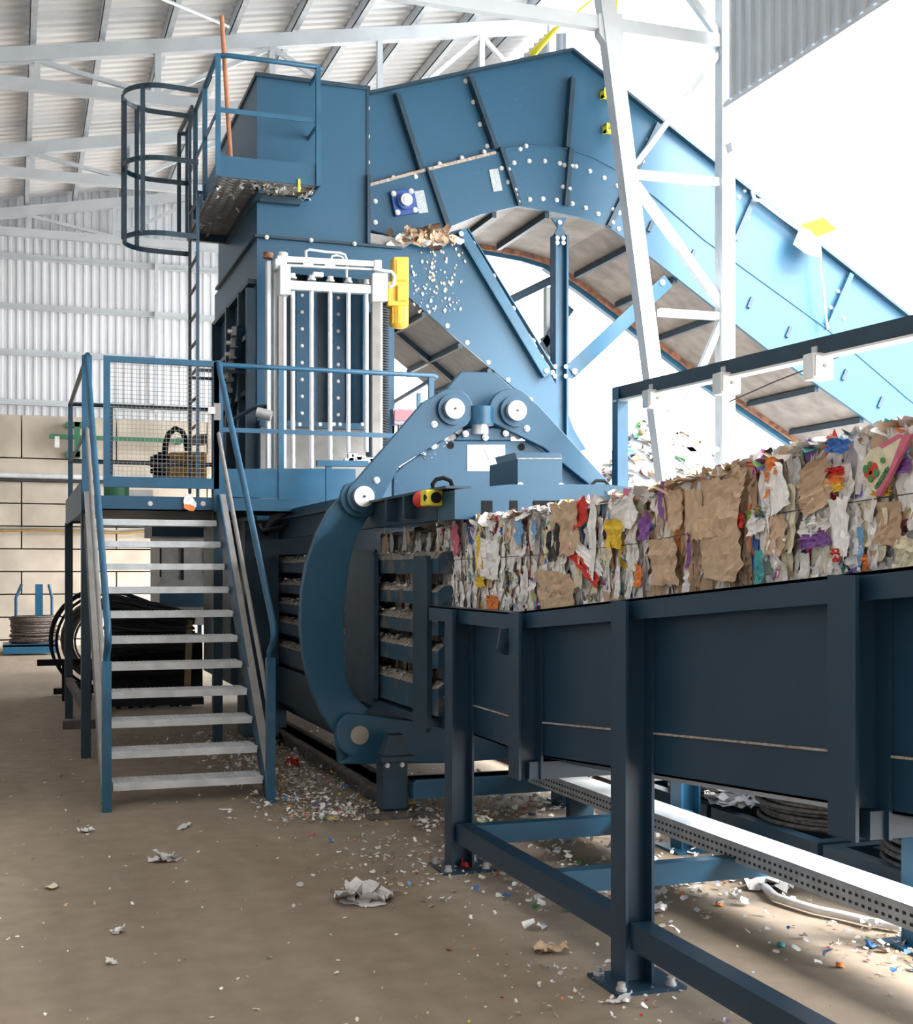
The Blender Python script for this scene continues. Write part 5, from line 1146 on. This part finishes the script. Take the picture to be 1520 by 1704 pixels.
# cable conduit on the block wall
q = MB(); q.cyl(PY(-60,789,YW-.05),PY(360,800,YW-.05),.05,8); q.cyl(PY(-60,797,YW-.05),PY(360,806,YW-.05),.03,8,1); tag(q.build('wall_conduit',['galv','dark']),'grey conduit running along the block wall','conduit')
q = MB(); q.tube([PY(a1,b1,YW-.05) for a1,b1 in ((-20,880),(60,879),(150,882),(200,884),(235,880),(265,884))],.022,6); q.tube([PY(a1,b1,YW-.09) for a1,b1 in ((0,884),(80,882),(170,886),(215,888),(238,884),(265,888))],.014,6,1); tag(q.build('loose_cable',[ 'cab','ochre']),'loose grey and yellow cable slung along the block wall','cable')
q = MB(); a1=PY(95,736,GY+.03); q.box(a1-Vector((.04,.03,.09)),a1+Vector((.04,.03,.10))); tag(q.build('hanging_tag','film'),'small white tag hanging on the green pipe rail','tag')

# ================================================================ LITTER
def litter(label, name, px, py, wm, dm, mt, lift=.0, bumpy=.03, seed=1, group=None, n=2):
    random.seed(seed); c = PZ(px,py,0.004); q = MB(); a = random.uniform(0,6.28)
    if name == 'bottle_cap':
        q.cyl(c, c+Vector((.004,.003,.014)), .017, 16); q.cyl(c+Vector((.004,.003,.014)), c+Vector((.0045,.0035,.016)), .015, 16)
        return tag(q.build(name, PM[mt]), label, 'litter', group)
    for i in range(n):
        an = a + i*1.3; U = Vector((math.cos(an),math.sin(an),0)); V = Vector((-math.sin(an),math.cos(an),0))
        scrap(q, c + Vector((random.gauss(0,wm*.12),random.gauss(0,dm*.12),0)), U, V, Z_, wm, dm, 0, 6, 6, .004, bumpy)
    o = q.build(name, PM[mt] if mt in PM else mt); return tag(o, label, 'litter', group)
litter('crumpled grey plastic bag on the floor between stairs and trough','plastic_bag',608,1497,.22,.16,'film',0,.08,1,n=6)
litter('small clear plastic piece left of the plastic bag on the open floor','plastic_piece',270,1432,.16,.07,'film',0,.05,2,n=3)
litter('cream paper rectangle on the floor at far left','paper_scrap',92,1476,.12,.06,'cream',0,.01,3,n=1)
litter('white scrap lying alone in the lower left floor','paper_scrap',194,1552,.07,.05,'white',0,.03,4)
litter('narrow white scrap below the lone white scrap, lower left','paper_scrap',185,1602,.07,.025,'offw',0,.01,5)
litter('folded white scrap just below the left foot of the stairs','paper_scrap',140,1384,.09,.05,'white',0,.03,6)
litter('beige wrapper on the floor left of the second trough leg','wrapper',912,1583,.15,.09,'tan',0,.03,7)
litter('white scrap beside the base plate of the second trough leg','paper_scrap',1038,1668,.09,.05,'white',0,.03,8)
litter('orange bottle cap under the trough','bottle_cap',1197,1507,.045,.045,'orange',0,.03,9,n=3)
litter('orange bottle cap under the trough, nearer the right edge','bottle_cap',1398,1609,.035,.035,'orange',0,.03,10,n=3)
litter('green bottle cap left of the second trough leg','bottle_cap',942,1516,.035,.03,'green',0,.02,11,n=3)
litter('teal bottle cap under the trough','bottle_cap',1300,1575,.03,.03,'teal',0,.02,12,n=3)
litter('white scrap just right of the second trough leg','paper_scrap',1092,1518,.11,.09,'white',0,.05,13,n=3)
litter('red and blue wrapper at the foot of the first trough leg','wrapper',776,1446,.06,.05,'red',0,.05,14,n=2)
litter('blue scrap near the far right trough leg','paper_scrap',1448,1577,.06,.04,'blue',0,.03,15)
litter('yellow wrapper beside the press foot','wrapper',692,1352,.10,.05,'yellow',0,.04,16)
litter('red and yellow wrapper in the heap beside the stairs','wrapper',489,1275,.07,.10,'red',0,.09,17,n=3)
litter('grey white paper heap on the floor at the far left','paper_heap',55,1130,.5,.35,'offw',0,.10,18,n=5)
litter('second pale paper heap just right of the far left one','paper_heap',100,1128,.35,.3,'offw',0,.09,19,n=4)
litter('white film strip on the floor left of the press foot','plastic_piece',378,1348,.10,.03,'white',0,.01,20,n=1)
litter('small grey film on the floor in front of the stairs','plastic_piece',308,1377,.16,.05,'film',0,.02,21,n=1)
litter('small green cap in front of the press foot','bottle_cap',537,1366,.05,.03,'green',0,.02,22,n=2)
litter('reddish scrap on the open floor in front of the press','paper_scrap',518,1390,.04,.03,'pink',0,.02,23,n=1)
# long twisted film ribbon
q = MB(); pts = [PZ(a1,b1,.03) for a1,b1 in ((1262,1462),(1275,1478),(1290,1492),(1320,1502),(1360,1514),(1400,1522),(1450,1534),(1500,1542))]
q.tube(pts,.022,6); random.seed(4)
for i in range(7): scrap(q,PZ(1285+random.uniform(-22,28),1470+random.uniform(-8,10),.01),X_,Y_,Z_,.2,.16,0,5,5,.01,.09)
tag(q.build('film_ribbon','film'),'long twisted white plastic film ribbon on the floor under the trough','plastic film')
# countless small shreds
def shreds(label, n, fn, smin, smax, wts, seed, hmax=.02):
    random.seed(seed); q = MB()
    for _ in range(n):
        p = fn(); s_ = random.uniform(smin,smax); N = Vector((random.gauss(0,.3),random.gauss(0,.3),1)).normalized(); U = N.orthogonal().normalized(); V = N.cross(U); a = random.uniform(0,6.28)
        U, V = U*math.cos(a)+V*math.sin(a), V*math.cos(a)-U*math.sin(a)
        scrap(q,Vector((p[0],p[1],.002+zfl(p[1])+random.random()*hmax)),U,V,N,s_,s_*random.uniform(.4,1.4),pick(wts),2,2,.001,s_*.5)
    return tag(q.build('paper_shreds',PL),label,'litter',kind='stuff')
WL = dict(white=12,offw=12,grey=6,tan=4,cream=4,red=.8,blue=.8,lblue=.8,green=.4,orange=.6,yellow=.5,printa=1)
shreds('sparse tiny paper flecks scattered over the open floor',1000,lambda:(random.uniform(-1.6,4.5),random.uniform(2.4,13.5)),.006,.022,WL,31,.003)
shreds('dense paper shreds along the skid rail and press foot',2200,lambda:(lambda u:(1.95+random.gauss(0,.22)*(1+u*.4)+.1*u,8.0+4.6*u))(random.random()**1.3),.008,.034,WL,32,.05)
shreds('paper shreds below the press and trough mouth',1500,lambda:(random.uniform(2.4,4.6),random.gauss(7.9,.7)),.010,.045,WL,33,.05)
shreds('paper shreds around the first trough leg',420,lambda:(random.gauss(2.25,.35),random.gauss(6.7,.5)),.008,.035,WL,34,.01)
shreds('paper shreds around the second trough leg',170,lambda:(random.gauss(2.2,.3),random.gauss(4.5,.35)),.006,.026,WL,35,.01)
shreds('colourful shreds heaped below the coil racks',1900,lambda:(random.uniform(3.85,5.1),random.uniform(4.2,9.2)),.015,.07,dict(WL,red=3,green=2,blue=3,orange=2,yellow=2,teal=1,brown=6,black=4),36,.10)
shreds('paper shreds around the far right trough leg',260,lambda:(random.gauss(3.6,.22),random.gauss(4.45,.25)),.01,.045,dict(WL,blue=2,red=2,lblue=2),37,.03)
shreds('paper shreds between the first legs of the trough',360,lambda:(random.gauss(3.0,.4),random.gauss(5.9,.35)),.01,.05,WL,38,.02)
